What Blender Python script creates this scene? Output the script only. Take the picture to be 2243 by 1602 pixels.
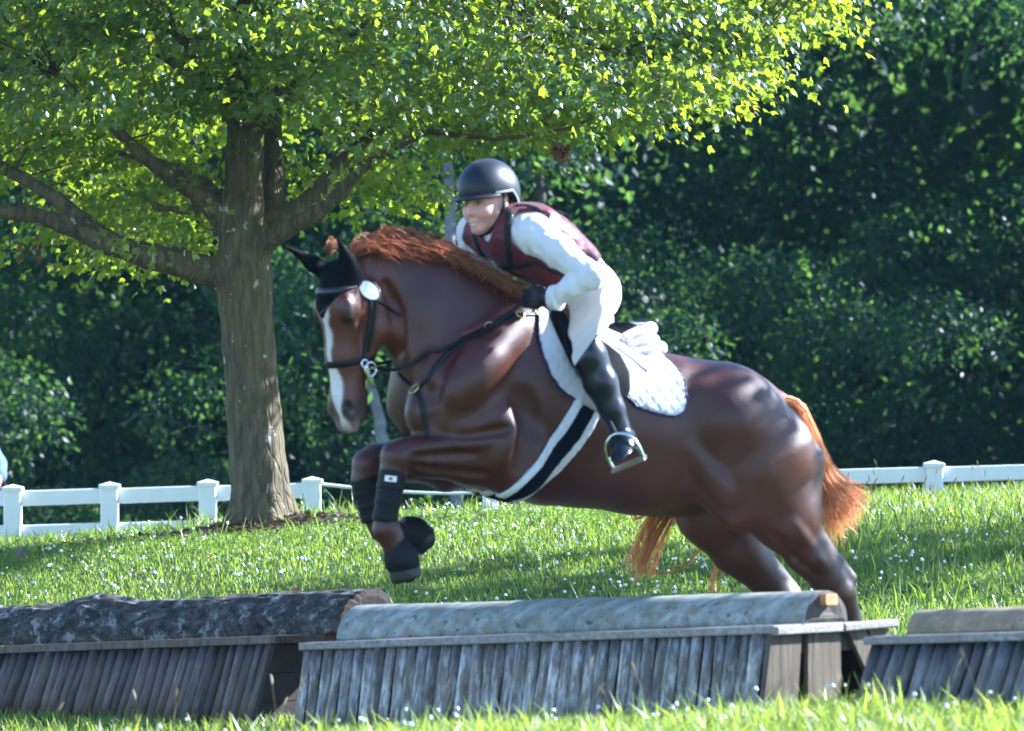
import bpy, math, random
import numpy as np
from mathutils import Vector, Matrix
from mathutils.bvhtree import BVHTree

random.seed(7)
rng = np.random.default_rng(11)
for _o in list(bpy.data.objects):
    bpy.data.objects.remove(_o)
SC = bpy.context.scene
COL = SC.collection

# ------------------------------------------------------------------ camera, sky, sun, exposure
FPX, CAMY, CAMZ = 11600.0, -20.0, 1.4          # focal length in photograph pixels, camera place
cam = bpy.data.cameras.new('camera')
cam.sensor_width = 36.0
cam.lens = 36.0 * FPX / 2243.0
cam.clip_start, cam.clip_end = 0.5, 2000
cam.dof.use_dof = True
cam.dof.focus_distance = 25.6
cam.dof.aperture_fstop = 5.0
camo = bpy.data.objects.new('camera', cam)
COL.objects.link(camo)
camo.location = (0, CAMY, CAMZ)
camo.rotation_euler = (math.radians(90), 0, 0)
SC.camera = camo

SUN_AZ, SUN_EL = math.radians(71), math.radians(33)   # azimuth from +Y (away from the camera) towards +X
world = bpy.data.worlds.new('World')
SC.world = world
world.use_nodes = True
wn = world.node_tree
sky = wn.nodes.new('ShaderNodeTexSky')
sky.sky_type = 'NISHITA'
sky.sun_disc = False
sky.sun_elevation = SUN_EL
sky.sun_rotation = SUN_AZ
sky.air_density = 1.0
sky.dust_density = 0.15
sky.ozone_density = 1.6
wn.nodes['Background'].inputs[1].default_value = 0.095
wn.links.new(sky.outputs[0], wn.nodes['Background'].inputs[0])
sun = bpy.data.lights.new('sun', 'SUN')
sun.energy = 5.0
sun.angle = math.radians(0.53)
sun.color = (1.0, 0.96, 0.88)
suno = bpy.data.objects.new('sun', sun)
COL.objects.link(suno)
sdir = Vector((math.sin(SUN_AZ) * math.cos(SUN_EL), math.cos(SUN_AZ) * math.cos(SUN_EL), math.sin(SUN_EL)))
suno.rotation_euler = sdir.to_track_quat('Z', 'Y').to_euler()
SC.view_settings.view_transform = 'Standard'
SC.view_settings.look = 'None'
SC.view_settings.gamma = 1
SC.view_settings.exposure = 2.15
SC.view_settings.use_curve_mapping = False
SC.view_settings.use_white_balance = True      # the photograph is balanced cool
SC.view_settings.white_balance_temperature = 5450
SC.view_settings.white_balance_tint = 10
SC.cycles.max_bounces = 8
SC.cycles.transparent_max_bounces = 4
SC.cycles.use_denoising = True

# ------------------------------------------------------------------ helpers: places
def P(px, py, Y):
    d = Y - CAMY
    return np.array([(px - 1121.5) * d / FPX, Y, CAMZ + (801 - py) * d / FPX])

YAW = math.radians(20)
cY, sY = math.cos(YAW), math.sin(YAW)
Uh = np.array([cY, sY, 0.0])      # towards the tail
Vh = np.array([-sY, cY, 0.0])     # away from the camera
def H(px, py, v):
    k = (px - 1121.5) / FPX
    u = (v * sY + k * (v * cY + 20)) / (cY - k * sY)
    return P(px, py, u * sY + v * cY)
PX = 1 / 580.0

# ------------------------------------------------------------------ helpers: meshes
ORG = {}
def mesh_data(name, V, faces):
    V = np.asarray(V, np.float32).reshape(-1, 3)
    if not isinstance(faces, list):
        faces = [faces]
    faces = [np.asarray(f, np.int32) for f in faces if len(f)]
    me = bpy.data.meshes.new(name)
    me.vertices.add(len(V))
    me.vertices.foreach_set('co', V.ravel())
    nl = sum(f.size for f in faces); nf = sum(len(f) for f in faces)
    me.loops.add(nl); me.polygons.add(nf)
    me.loops.foreach_set('vertex_index', np.concatenate([f.ravel() for f in faces]))
    st, tot, c = [], [], 0
    for f in faces:
        k = f.shape[1]
        st.append(c + k * np.arange(len(f))); c += f.size
    me.polygons.foreach_set('loop_start', np.concatenate(st).astype(np.int32))
    me.update(calc_edges=True)
    return me

def setsmooth(me, on=True):
    me.polygons.foreach_set('use_smooth', np.full(len(me.polygons), on))

def thing(name, label, cat, loc, group=None):
    o = bpy.data.objects.new(name, None)
    o.empty_display_size = 0.1
    COL.objects.link(o)
    o.location = loc
    ORG[o] = np.array(loc, float)
    o['label'] = label; o['category'] = cat
    if group: o['group'] = group
    return o

def part(name, V, F, mat, parent, smooth=True, label=None):
    V = np.asarray(V, float).reshape(-1, 3) - ORG[parent]
    me = mesh_data(name, V, F)
    setsmooth(me, smooth)
    me.materials.append(mat)
    o = bpy.data.objects.new(name, me)
    COL.objects.link(o)
    o.parent = parent
    ORG[o] = ORG[parent]
    if label: o['label'] = label
    return o

def single(name, V, F, mat, base, label=None, cat=None, kind=None, smooth=True, group=None):
    V = np.asarray(V, float).reshape(-1, 3) - np.array(base)
    me = mesh_data(name, V, F)
    setsmooth(me, smooth)
    me.materials.append(mat)
    o = bpy.data.objects.new(name, me)
    COL.objects.link(o)
    o.location = base
    ORG[o] = np.array(base, float)
    if label: o['label'] = label
    if cat: o['category'] = cat
    if kind: o['kind'] = kind
    if group: o['group'] = group
    return o

def point_color(o, name, rgb):
    a = o.data.color_attributes.new(name, 'FLOAT_COLOR', 'POINT')
    c = np.ones((len(o.data.vertices), 4), np.float32)
    c[:, :3] = rgb
    a.data.foreach_set('color', c.ravel())

class MB:
    """collects several closed shapes of ONE part"""
    def __init__(s): s.V = []; s.F3 = []; s.F4 = []; s.n = 0
    def add(s, V, F):
        V = np.asarray(V, float).reshape(-1, 3)
        for f in (F if isinstance(F, list) else [F]):
            f = np.asarray(f, int)
            if len(f) == 0: continue
            (s.F3 if f.shape[1] == 3 else s.F4).append(f + s.n)
        s.V.append(V); s.n += len(V)
        return s
    def out(s):
        return np.concatenate(s.V), [np.concatenate(x) for x in (s.F3, s.F4) if x]

def norm(v):
    v = np.asarray(v, float)
    return v / (np.linalg.norm(v, axis=-1, keepdims=True) + 1e-12)

BOXF = np.array([[0, 3, 2, 1], [4, 5, 6, 7], [0, 1, 5, 4], [1, 2, 6, 5], [2, 3, 7, 6], [3, 0, 4, 7]])
def hexa(p):      # 4 bottom points (counter-clockwise from above), 4 top points
    return np.asarray(p, float), BOXF
def beam(a, b, w, h, up=(0, 0, 1), bev=0.0):
    """box from a to b, w across, h along up"""
    a = np.asarray(a, float); b = np.asarray(b, float)
    t = norm(b - a); s = norm(np.cross(t, up)); n = np.cross(s, t)
    if bev <= 0:
        prof = np.array([[-w/2, -h/2], [w/2, -h/2], [w/2, h/2], [-w/2, h/2]])
    else:
        e = bev
        prof = np.array([[-w/2+e, -h/2], [w/2-e, -h/2], [w/2, -h/2+e], [w/2, h/2-e], [w/2-e, h/2], [-w/2+e, h/2], [-w/2, h/2-e], [-w/2, -h/2+e]])
    return sweep(np.array([a, b]), [prof, prof], np.array([s, s]), np.array([n, n]))
def sweep(pts, profs, S, N):
    m = len(pts); k = len(profs[0])
    V = np.concatenate([pts[i] + profs[i][:, :1] * S[i] + profs[i][:, 1:] * N[i] for i in range(m)])
    i = np.arange(m - 1)[:, None]; j = np.arange(k)[None]
    a = i * k + j; b = i * k + (j + 1) % k
    F = np.stack([a, b, b + k, a + k], -1).reshape(-1, 4)
    c0 = len(V); V = np.concatenate([V, [pts[0] + (profs[0].mean(0)[0] * S[0] + profs[0].mean(0)[1] * N[0])], [pts[-1] + (profs[-1].mean(0)[0] * S[-1] + profs[-1].mean(0)[1] * N[-1])]])
    jj = np.arange(k)
    cap = np.concatenate([np.stack([np.full(k, c0), (jj + 1) % k, jj], 1), np.stack([np.full(k, c0 + 1), (m - 1) * k + jj, (m - 1) * k + (jj + 1) % k], 1)])
    return V, [F, cap]
def frames(pts, up=None):
    pts = np.asarray(pts, float)
    T = norm(np.gradient(pts, axis=0))
    if up is None:
        up = np.array([0.31, 0.2, 0.93])
        if abs(T @ up).max() > 0.97: up = np.array([0.9, 0.3, 0.1])
    N = np.empty_like(pts); n = np.asarray(up, float)
    for i in range(len(pts)):
        n = n - (n @ T[i]) * T[i]; n = n / (np.linalg.norm(n) + 1e-9); N[i] = n
    return T, np.cross(T, N), N
def tube(pts, rad, k=8, up=None):
    pts = np.asarray(pts, float)
    rad = np.broadcast_to(np.asarray(rad, float), (len(pts),))
    T, S, N = frames(pts, up)
    a = np.linspace(0, 2 * np.pi, k, endpoint=False)
    profs = [np.stack([np.cos(a) * r, np.sin(a) * r], 1) for r in rad]
    return sweep(pts, profs, S, N)
def ribbon(pts, nrm, w, th, lift=0.0):
    pts = np.asarray(pts, float); nrm = norm(nrm)
    T = norm(np.gradient(pts, axis=0)); S = norm(np.cross(T, nrm)); N = np.cross(S, T)
    e = th * 0.35
    prof = np.array([[-w/2, -th*.6], [w/2, -th*.6], [w/2, th - e], [w/2 - e, th], [-w/2 + e, th], [-w/2, th - e]]) + np.array([0, lift])
    return sweep(pts, [prof] * len(pts), S, N)
def loopring(pts, nrm, w, th):
    """closed ribbon"""
    pts = np.asarray(pts, float); m = len(pts)
    T = norm(np.roll(pts, -1, 0) - np.roll(pts, 1, 0)); S = norm(np.cross(T, nrm)); N = np.cross(S, T)
    prof = np.array([[-w/2, -th*.5], [w/2, -th*.5], [w/2, th*.7], [w/2*.6, th], [-w/2*.6, th], [-w/2, th*.7]])
    k = len(prof)
    V = np.concatenate([pts[i] + prof[:, :1] * S[i] + prof[:, 1:] * N[i] for i in range(m)])
    i = np.arange(m)[:, None]; j = np.arange(k)[None]
    F = np.stack([i*k + j, i*k + (j+1) % k, ((i+1) % m)*k + (j+1) % k, ((i+1) % m)*k + j], -1).reshape(-1, 4)
    return V, F
def torus(c, ax1, ax2, R, r, n=20, k=7, R2=None):
    R2 = R2 or R
    a = np.linspace(0, 2*np.pi, n, endpoint=False)
    ax1 = norm(ax1); ax2 = norm(ax2); ax3 = np.cross(ax1, ax2)
    V = []
    for t in a:
        o = np.cos(t) * ax1 * R + np.sin(t) * ax2 * R2
        d = norm(o)
        for b in np.linspace(0, 2*np.pi, k, endpoint=False):
            V.append(c + o + d * r * np.cos(b) + ax3 * r * np.sin(b))
    i = np.arange(n)[:, None]; j = np.arange(k)[None]
    F = np.stack([i*k + j, ((i+1) % n)*k + j, ((i+1) % n)*k + (j+1) % k, i*k + (j+1) % k], -1).reshape(-1, 4)
    return np.array(V), F
def ball(c, r, ax=None, nu=14, nv=9):
    r = np.broadcast_to(np.asarray(r, float), (3,))
    ax = np.eye(3) if ax is None else np.asarray(ax)
    th = np.linspace(0, np.pi, nv)[1:-1]; ph = np.linspace(0, 2*np.pi, nu, endpoint=False)
    L = [(0, 0, 1)] + [(np.sin(t)*np.cos(p), np.sin(t)*np.sin(p), np.cos(t)) for t in th for p in ph] + [(0, 0, -1)]
    V = np.array(c) + (np.array(L) * r) @ ax
    F4 = []; F3 = []
    for i in range(len(th) - 1):
        for j in range(nu):
            a = 1 + i*nu + j; b = 1 + i*nu + (j+1) % nu
            F4.append([a, a + nu, b + nu, b])
    for j in range(nu):
        F3.append([0, 1 + j, 1 + (j+1) % nu])
        q = 1 + (len(th)-1)*nu
        F3.append([len(V)-1, q + (j+1) % nu, q + j])
    return V, [np.array(F4), np.array(F3)]
def spline(pts, n):
    """Catmull-Rom through control points (any dimension)"""
    p = np.asarray(pts, float)
    p = np.concatenate([[2*p[0] - p[1]], p, [2*p[-1] - p[-2]]])
    m = len(p) - 3
    t = np.linspace(0, m - 1e-9, n); i = t.astype(int); f = (t - i)[:, None]
    a, b, c, d = p[i], p[i+1], p[i+2], p[i+3]
    return .5 * (2*b + (c - a)*f + (2*a - 5*b + 4*c - d)*f**2 + (3*b - a - 3*c + d)*f**3)

def vnoise(p, freq, seed=0):
    """value noise in -1..1"""
    q = np.asarray(p, float) * freq + 1000.0 + seed * 17.3
    i = np.floor(q).astype(np.int64); f = q - i; f = f*f*(3 - 2*f)
    def h(a, b, c):
        n = (a * 374761393 + b * 668265263 + c * 2147483647 + seed * 974711) & 0xFFFFFFFF
        n = ((n ^ (n >> 13)) * 1274126177) & 0xFFFFFFFF
        return ((n ^ (n >> 16)) & 0xFFFF) / 32767.5 - 1
    r = 0
    for dx in (0, 1):
        for dy in (0, 1):
            for dz in (0, 1):
                w = (f[..., 0] if dx else 1 - f[..., 0]) * (f[..., 1] if dy else 1 - f[..., 1]) * (f[..., 2] if dz else 1 - f[..., 2])
                r = r + w * h(i[..., 0] + dx, i[..., 1] + dy, i[..., 2] + dz)
    return r

# ------------------------------------------------------------------ helpers: sculpting field
class Field:
    def __init__(s, lo, hi, h):
        s.lo = np.array(lo, float); s.h = h
        s.n = np.ceil((np.array(hi) - s.lo) / h).astype(int) + 1
        s.D = np.full(s.n, 0.25, np.float32)
        s.ax = [(s.lo[i] + h * np.arange(s.n[i])).astype(np.float32) for i in range(3)]
    def box(s, lo, hi):
        a = np.clip(np.floor((np.asarray(lo) - s.lo) / s.h).astype(int), 0, s.n - 1)
        b = np.clip(np.ceil((np.asarray(hi) - s.lo) / s.h).astype(int) + 1, 1, s.n)
        b = np.maximum(b, a + 1)
        sl = tuple(slice(a[i], b[i]) for i in range(3))
        return sl, s.ax[0][sl[0]][:, None, None], s.ax[1][sl[1]][None, :, None], s.ax[2][sl[2]][None, None, :]
    def blend(s, sl, d, k, op):
        o = s.D[sl]
        if op == 'add':
            h = np.clip(.5 + .5*(o - d)/k, 0, 1)
            s.D[sl] = o*(1 - h) + d*h - k*h*(1 - h)
        else:
            d = -d
            h = np.clip(.5 + .5*(d - o)/k, 0, 1)
            s.D[sl] = o*(1 - h) + d*h + k*h*(1 - h)
    def cone(s, a, b, ra, rb, k=.02, n=None, sc=1.0, op='add'):
        a = np.asarray(a, float); b = np.asarray(b, float)
        m = max(ra, rb) * max(1, sc) + k + 3*s.h
        sl, x, y, z = s.box(np.minimum(a, b) - m, np.maximum(a, b) + m)
        if n is not None:
            n = norm(n); g = 1/sc - 1
            pn = (x - a[0])*n[0] + (y - a[1])*n[1] + (z - a[2])*n[2]
            X = x - a[0] + g*n[0]*pn; Y = y - a[1] + g*n[1]*pn; Z = z - a[2] + g*n[2]*pn
            ab = b - a; ab = ab + g*(ab @ n)*n
        else:
            X = x - a[0]; Y = y - a[1]; Z = z - a[2]; ab = b - a
        L = ab @ ab + 1e-12
        t = np.clip((X*ab[0] + Y*ab[1] + Z*ab[2]) / L, 0, 1)
        d = np.sqrt((X - t*ab[0])**2 + (Y - t*ab[1])**2 + (Z - t*ab[2])**2) - (ra + t*(rb - ra))
        s.blend(sl, d.astype(np.float32), k, op)
    def chain(s, pts, k=.03, n=None, op='add'):
        """pts: (point, radius[, lateral scale])"""
        for p, q in zip(pts[:-1], pts[1:]):
            sc = .5*((p[2] if len(p) > 2 else 1) + (q[2] if len(q) > 2 else 1))
            s.cone(p[0], q[0], p[1], q[1], k, n if sc != 1 else None, sc, op)
    def ell(s, c, r, ax=None, k=.02, op='add'):
        c = np.asarray(c, float); r = np.broadcast_to(np.asarray(r, float), (3,))
        ax = np.eye(3) if ax is None else norm(ax)
        m = r.max() + k + 3*s.h
        sl, x, y, z = s.box(c - m, c + m)
        q = [((x - c[0])*ax[i][0] + (y - c[1])*ax[i][1] + (z - c[2])*ax[i][2]) for i in range(3)]
        k0 = np.sqrt(sum((q[i]/r[i])**2 for i in range(3))); k1 = np.sqrt(sum((q[i]/r[i]**2)**2 for i in range(3))) + 1e-6
        s.blend(sl, (k0*(k0 - 1)/k1).astype(np.float32), k, op)
    def clip(s, fn):
        """remove where fn(x, y, z) > 0"""
        x, y, z = s.ax[0][:, None, None], s.ax[1][None, :, None], s.ax[2][None, None, :]
        s.D = np.maximum(s.D, fn(x, y, z).astype(np.float32))
    def shell(s, off, region, inner=.008):
        g = Field.__new__(Field)
        g.lo, g.h, g.n, g.ax = s.lo, s.h, s.n, s.ax
        g.D = np.maximum(s.D - off, -(s.D + inner))
        m = np.argwhere(g.D < .03)
        pts = g.lo + m * g.h
        ix = tuple(m.T)
        g.D[ix] = np.maximum(g.D[ix], region(pts))
        return g
    def mesh(s, smooth=2):
        D = s.D.astype(np.float64); D = np.where(D == 0, 1e-6, D)
        sg = D < 0
        c = np.zeros(s.n - 1, np.int8)
        for i in (0, 1):
            for j in (0, 1):
                for k in (0, 1):
                    c += sg[i:i + s.n[0]-1, j:j + s.n[1]-1, k:k + s.n[2]-1]
        act = np.argwhere((c > 0) & (c < 8))
        idx = np.full(s.n - 1, -1, np.int32)
        idx[tuple(act.T)] = np.arange(len(act))
        acc = np.zeros((len(act), 3)); cnt = np.zeros(len(act))
        corners = [(i, j, k) for i in (0, 1) for j in (0, 1) for k in (0, 1)]
        for p in corners:
            for a in range(3):
                if p[a]: continue
                q = list(p); q[a] = 1
                d0 = D[act[:, 0]+p[0], act[:, 1]+p[1], act[:, 2]+p[2]]; d1 = D[act[:, 0]+q[0], act[:, 1]+q[1], act[:, 2]+q[2]]
                m = (d0 < 0) != (d1 < 0)
                t = d0[m] / (d0[m] - d1[m])
                pt = np.tile(np.array(p, float), (m.sum(), 1)); pt[:, a] = t
                acc[m] += pt; cnt[m] += 1
        V = s.lo + s.h * (act + acc / cnt[:, None])
        F = []
        for a in range(3):
            b, e = (a + 1) % 3, (a + 2) % 3
            sl0 = [slice(None)]*3; sl1 = [slice(None)]*3
            sl0[a] = slice(0, -1); sl1[a] = slice(1, None)
            s0 = sg[tuple(sl0)]; s1 = sg[tuple(sl1)]
            e_ = np.argwhere(s0 != s1)
            ok = (e_[:, b] > 0) & (e_[:, e] > 0) & (e_[:, b] < s.n[b]-1) & (e_[:, e] < s.n[e]-1)
            e_ = e_[ok]
            def cell(db, de):
                q = e_.copy(); q[:, b] += db; q[:, e] += de
                return idx[tuple(q.T)]
            f = np.stack([cell(-1, -1), cell(0, -1), cell(0, 0), cell(-1, 0)], 1)
            fl = ~s0[tuple(e_.T)]
            f[fl] = f[fl][:, ::-1]
            F.append(f)
        F = np.concatenate(F); F = F[(F >= 0).all(1)]
        E = np.concatenate([F[:, [0, 1]], F[:, [1, 2]], F[:, [2, 3]], F[:, [3, 0]]])
        for it in range(smooth):
            deg = np.bincount(E[:, 0], minlength=len(V)) + 1e-9
            A = np.stack([np.bincount(E[:, 0], V[E[:, 1], i], minlength=len(V)) for i in range(3)], 1) / deg[:, None]
            V = V + (.55 if it % 2 == 0 else -.25) * (A - V)
        return V, F
def poly_sdf(p, poly):
    poly = np.asarray(poly, float)
    d = np.full(len(p), 1e9); ins = np.zeros(len(p), bool)
    for a, b in zip(poly, np.roll(poly, -1, 0)):
        e = b - a; w = p - a
        t = np.clip((w @ e) / (e @ e + 1e-12), 0, 1)
        d = np.minimum(d, ((w - t[:, None]*e)**2).sum(1))
        cr = ((a[1] > p[:, 1]) != (b[1] > p[:, 1])) & (p[:, 0] < (b[0]-a[0])*(p[:, 1]-a[1])/((b[1]-a[1]) if b[1] != a[1] else 1e-12) + a[0])
        ins ^= cr
    return np.sqrt(d) * np.where(ins, -1, 1)
def uvz(p):
    return np.stack([p @ Uh, p[:, 2]], 1)

# ------------------------------------------------------------------ helpers: materials
class NT:
    def __init__(s, name):
        s.m = bpy.data.materials.new(name); s.m.use_nodes = True
        s.t = s.m.node_tree; s.b = s.t.nodes['Principled BSDF']; s.o = s.t.nodes['Material Output']
    def n(s, typ, **kw):
        nd = s.t.nodes.new('ShaderNode' + typ)
        for k, v in kw.items():
            if k in nd.inputs: nd.inputs[k].default_value = v
            else: setattr(nd, k, v)
        return nd
    def l(s, a, b): s.t.links.new(a, b)
    def set(s, **kw):
        for k, v in kw.items():
            k = k.replace('_', ' ')
            s.b.inputs[k].default_value = v
    def coords(s, kind='Object', scale=(1, 1, 1)):
        tc = s.n('TexCoord'); mp = s.n('Mapping')
        mp.inputs['Scale'].default_value = scale
        s.l(tc.outputs[kind], mp.inputs[0])
        return mp.outputs[0]
    def noise(s, vec, scale, detail=4, rough=.6):
        q = s.n('TexNoise'); q.inputs['Scale'].default_value = scale; q.inputs['Detail'].default_value = detail; q.inputs['Roughness'].default_value = rough
        s.l(vec, q.inputs['Vector'])
        return q.outputs['Fac']
    def ramp(s, fac, stops):
        r = s.n('ValToRGB'); cr = r.color_ramp
        while len(cr.elements) < len(stops): cr.elements.new(.5)
        for e, (p, c) in zip(cr.elements, stops):
            e.position = p; e.color = (*c, 1) if len(c) == 3 else c
        s.l(fac, r.inputs[0])
        return r.outputs[0]
    def mix(s, fac, a, b, mode='MIX'):
        q = s.n('MixRGB', blend_type=mode)
        for v, i in ((fac, 0), (a, 1), (b, 2)):
            if isinstance(v, (int, float)): q.inputs[i].default_value = v
            elif isinstance(v, tuple): q.inputs[i].default_value = (*v, 1)
            else: s.l(v, q.inputs[i])
        return q.outputs[0]
    def bump(s, h, strength=.4, dist=.01):
        b = s.n('Bump'); b.inputs['Strength'].default_value = strength; b.inputs['Distance'].default_value = dist
        s.l(h, b.inputs['Height']); s.l(b.outputs[0], s.b.inputs['Normal'])
    def color(s, c):
        if isinstance(c, tuple): s.b.inputs['Base Color'].default_value = (*c, 1)
        else: s.l(c, s.b.inputs['Base Color'])
def simple(name, c, rough=.5, var=.25, scale=30, bump=.15, bscale=80, bdist=.004, metal=0, spec=.5, sheen=0, coat=0):
    t = NT(name); v = t.coords()
    f = t.noise(v, scale)
    c0 = tuple(x*(1 - var) for x in c); c1 = tuple(min(1, x*(1 + var)) for x in c)
    t.color(t.ramp(f, [(.3, c0), (.7, c1)]))
    t.set(Roughness=rough, Metallic=metal, Specular_IOR_Level=spec, Sheen_Weight=sheen, Coat_Weight=coat)
    if bump: t.bump(t.noise(v, bscale, 3), bump, bdist)
    return t.m
def wrinkle(V, F, amp, freq, stretch=(1, 1, 1), seed=1):
    """soft folds: push the points in and out along their normals"""
    n = np.zeros_like(V)
    fn = np.cross(V[F[:, 2]] - V[F[:, 0]], V[F[:, 3]] - V[F[:, 1]])
    for i in range(4): np.add.at(n, F[:, i], fn)
    q = V*np.array(stretch)
    w = 1 - 2*np.abs(vnoise(q + .3*vnoise(q, freq*.5, seed + 3)[:, None]/freq, freq, seed))
    return V + norm(n)*(amp*(w*.7 + .5*vnoise(q, freq*2.1, seed + 1)))[:, None], F
def leafmat(name, c0, c1, trans, tw=.45, rough=.42, spec=.5):
    """two-sided leaf: glossy top, light shining through"""
    t = NT(name)
    g = t.n('NewGeometry')
    col = t.ramp(g.outputs['Random Per Island'], [(0, c0), (1, c1)])
    t.color(col); t.set(Roughness=rough, Specular_IOR_Level=spec)
    tr = t.n('BsdfTranslucent')
    tc = t.ramp(g.outputs['Random Per Island'], [(0, tuple(x*.75 for x in trans)), (.6, trans), (1, (min(1, trans[0]*1.35), trans[1]*1.1, trans[2]))])
    t.l(tc, tr.inputs[0])
    mx = t.n('MixShader'); mx.inputs[0].default_value = tw
    t.l(t.b.outputs[0], mx.inputs[1]); t.l(tr.outputs[0], mx.inputs[2]); t.l(mx.outputs[0], t.o.inputs[0])
    return t.m

def leaves(pos, tip, nor, size, templ, tf):
    """many leaves: template points in (side, tip, normal)"""
    tip = norm(tip); nor = nor - (nor*tip).sum(1, keepdims=True)*tip; nor = norm(nor); side = np.cross(tip, nor)
    T = np.asarray(templ, float)
    V = pos[:, None] + size[:, None, None] * (T[None, :, :1]*side[:, None] + T[None, :, 1:2]*tip[:, None] + T[None, :, 2:]*nor[:, None])
    F = (np.asarray(tf)[None] + (np.arange(len(pos))*len(T))[:, None, None]).reshape(-1, len(tf[0]))
    return V.reshape(-1, 3), F
def rdir(n):
    return norm(rng.normal(size=(n, 3)))
def blades(pos, h, w, lean, az, bend=.5):
    """grass blades: five points each"""
    d = np.stack([np.cos(az), np.sin(az), 0*az], 1); s = np.stack([-np.sin(az + rng.normal(0, .9, len(az))), np.cos(az + rng.normal(0, .9, len(az))), 0*az], 1)
    up = np.array([0, 0, 1.0])
    h = h[:, None]; w = w[:, None]; lean = lean[:, None]
    mid = pos + h*.55*up + d*h*lean*.35; tipp = pos + h*(1 - .25*lean)*up + d*h*lean
    V = np.stack([pos - s*w*.5, pos + s*w*.5, mid + s*w*.42, mid - s*w*.42, tipp], 1)
    n = len(pos); b = (np.arange(n)*5)[:, None]
    F4 = b + np.array([[0, 1, 2, 3]]); F3 = b + np.array([[3, 2, 4]])
    return V.reshape(-1, 3), [F4, F3]

# ------------------------------------------------------------------ the ground
def sstep(a, b, x):
    t = np.clip((x - a) / (b - a), 0, 1)
    return t*t*(3 - 2*t)
def gz(X, Y):
    X = np.asarray(X, float); Y = np.asarray(Y, float)
    x = np.clip(X, -6, 6)
    zf = .112 + .048*x
    z0 = .03 + .075*x
    zc = .553 + .012*x + .085*np.minimum(0, x + 1.2) - .03*sstep(-1.5, -2.1, x)
    zb = .40 + .05*x
    z = zf + (z0 - zf)*sstep(-2.2, -.5, Y)
    z = z + (zc - z0)*sstep(1.2, 9.0, Y)
    z = z + (zb - zc)*sstep(9.8, 13.5, Y)
    z = z - .75*sstep(14.6, 20, Y)
    z = z + .012*np.sin(X*2.3 + 1)*np.sin(Y*1.7) + .008*np.sin(X*5.1 + Y*2.2)
    return z
xs = np.concatenate([np.array([-600, -200, -80, -40, -20, -12]), np.arange(-8, 8.01, .16), np.array([12, 20, 40, 80, 200, 600])])
ys = np.concatenate([np.array([-60, -40, -28, -21, -16, -10]), np.arange(-6, 16, .16), np.array([17, 19, 22, 26, 32, 40, 60, 100, 200, 400, 900])])
GX, GY = np.meshgrid(xs, ys, indexing='ij')
V = np.stack([GX, GY, gz(GX, GY)], -1).reshape(-1, 3)
i, j = np.meshgrid(np.arange(len(xs)-1), np.arange(len(ys)-1), indexing='ij')
a = (i*len(ys) + j).ravel()
F = np.stack([a, a + len(ys), a + len(ys) + 1, a + 1], 1)
t = NT('meadow_soil')
v = t.coords()
f1 = t.noise(v, 1.3, 5); f2 = t.noise(v, 22, 5)
c = t.mix(f1, (.030, .058, .014), (.055, .085, .020))
c = t.mix(t.ramp(f2, [(.45, (0, 0, 0)), (.75, (1, 1, 1))]), c, (.05, .042, .022))
t.color(c); t.set(Roughness=.9, Specular_IOR_Level=.2)
t.bump(t.noise(v, 60, 4), .6, .02)
single('ground', V, F, t.m, (0, 0, 0), kind='structure')

# ------------------------------------------------------------------ wood materials
def woodmat(name, dark, mid, light, patch, along=(40, 40, 3), rough=.75, patchy=.5, rand=.35):
    t = NT(name)
    v = t.coords('Object', along)
    oi = t.n('ObjectInfo')
    add = t.n('VectorMath', operation='ADD'); t.l(v, add.inputs[0])
    sc = t.n('VectorMath', operation='SCALE'); cmb = t.n('CombineXYZ')
    for i in range(3): t.l(oi.outputs['Random'], cmb.inputs[i])
    t.l(cmb.outputs[0], sc.inputs[0]); sc.inputs['Scale'].default_value = 57.0
    t.l(sc.outputs[0], add.inputs[1]); v = add.outputs[0]
    g = t.noise(v, 1.0, 6, .65)
    col = t.ramp(g, [(.30, dark), (.5, mid), (.68, light)])
    tc = t.n('TexCoord')
    a2 = t.n('VectorMath', operation='ADD'); t.l(tc.outputs['Object'], a2.inputs[0]); t.l(sc.outputs[0], a2.inputs[1])
    mpp = t.n('Mapping'); mpp.inputs['Scale'].default_value = (3.4, 3.4, .34) if along[2] < along[0] else (.5, 2, 2)
    t.l(a2.outputs[0], mpp.inputs[0]); pf = t.noise(mpp.outputs[0], 9, 6, .72)
    col = t.mix(t.ramp(pf, [(.46, (0, 0, 0)), (.56, (patchy, patchy, patchy))]), col, patch)
    mc = t.n('Mapping'); mc.inputs['Scale'].default_value = tuple(x*(1.9 if x > 10 else .45) for x in along)
    t.l(a2.outputs[0], mc.inputs[0]); ck = t.noise(mc.outputs[0], 1.0, 3, .5)
    col = t.mix(t.ramp(ck, [(.315, (.8, .8, .8)), (.36, (0, 0, 0))]), col, tuple(x*.35 for x in dark))
    br = t.n('Math', operation='MULTIPLY_ADD'); t.l(oi.outputs['Random'], br.inputs[0]); br.inputs[1].default_value = 2*rand; br.inputs[2].default_value = 1 - rand
    hs = t.n('HueSaturation'); t.l(br.outputs[0], hs.inputs['Value']); t.l(col, hs.inputs['Color'])
    t.color(hs.outputs[0]); t.set(Roughness=rough, Specular_IOR_Level=.35)
    t.bump(g, .55, .006)
    return t.m
M_SLAT = woodmat('weathered_pole_wood', (.10, .092, .085), (.36, .34, .325), (.68, .65, .62), (.15, .12, .085), patchy=.85, rand=.42)
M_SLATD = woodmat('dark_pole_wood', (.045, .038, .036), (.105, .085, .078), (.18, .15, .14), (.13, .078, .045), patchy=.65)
M_SLATR = woodmat('grey_pole_wood', (.07, .065, .065), (.15, .14, .14), (.25, .235, .23), (.13, .10, .075), patchy=.6)
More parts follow.
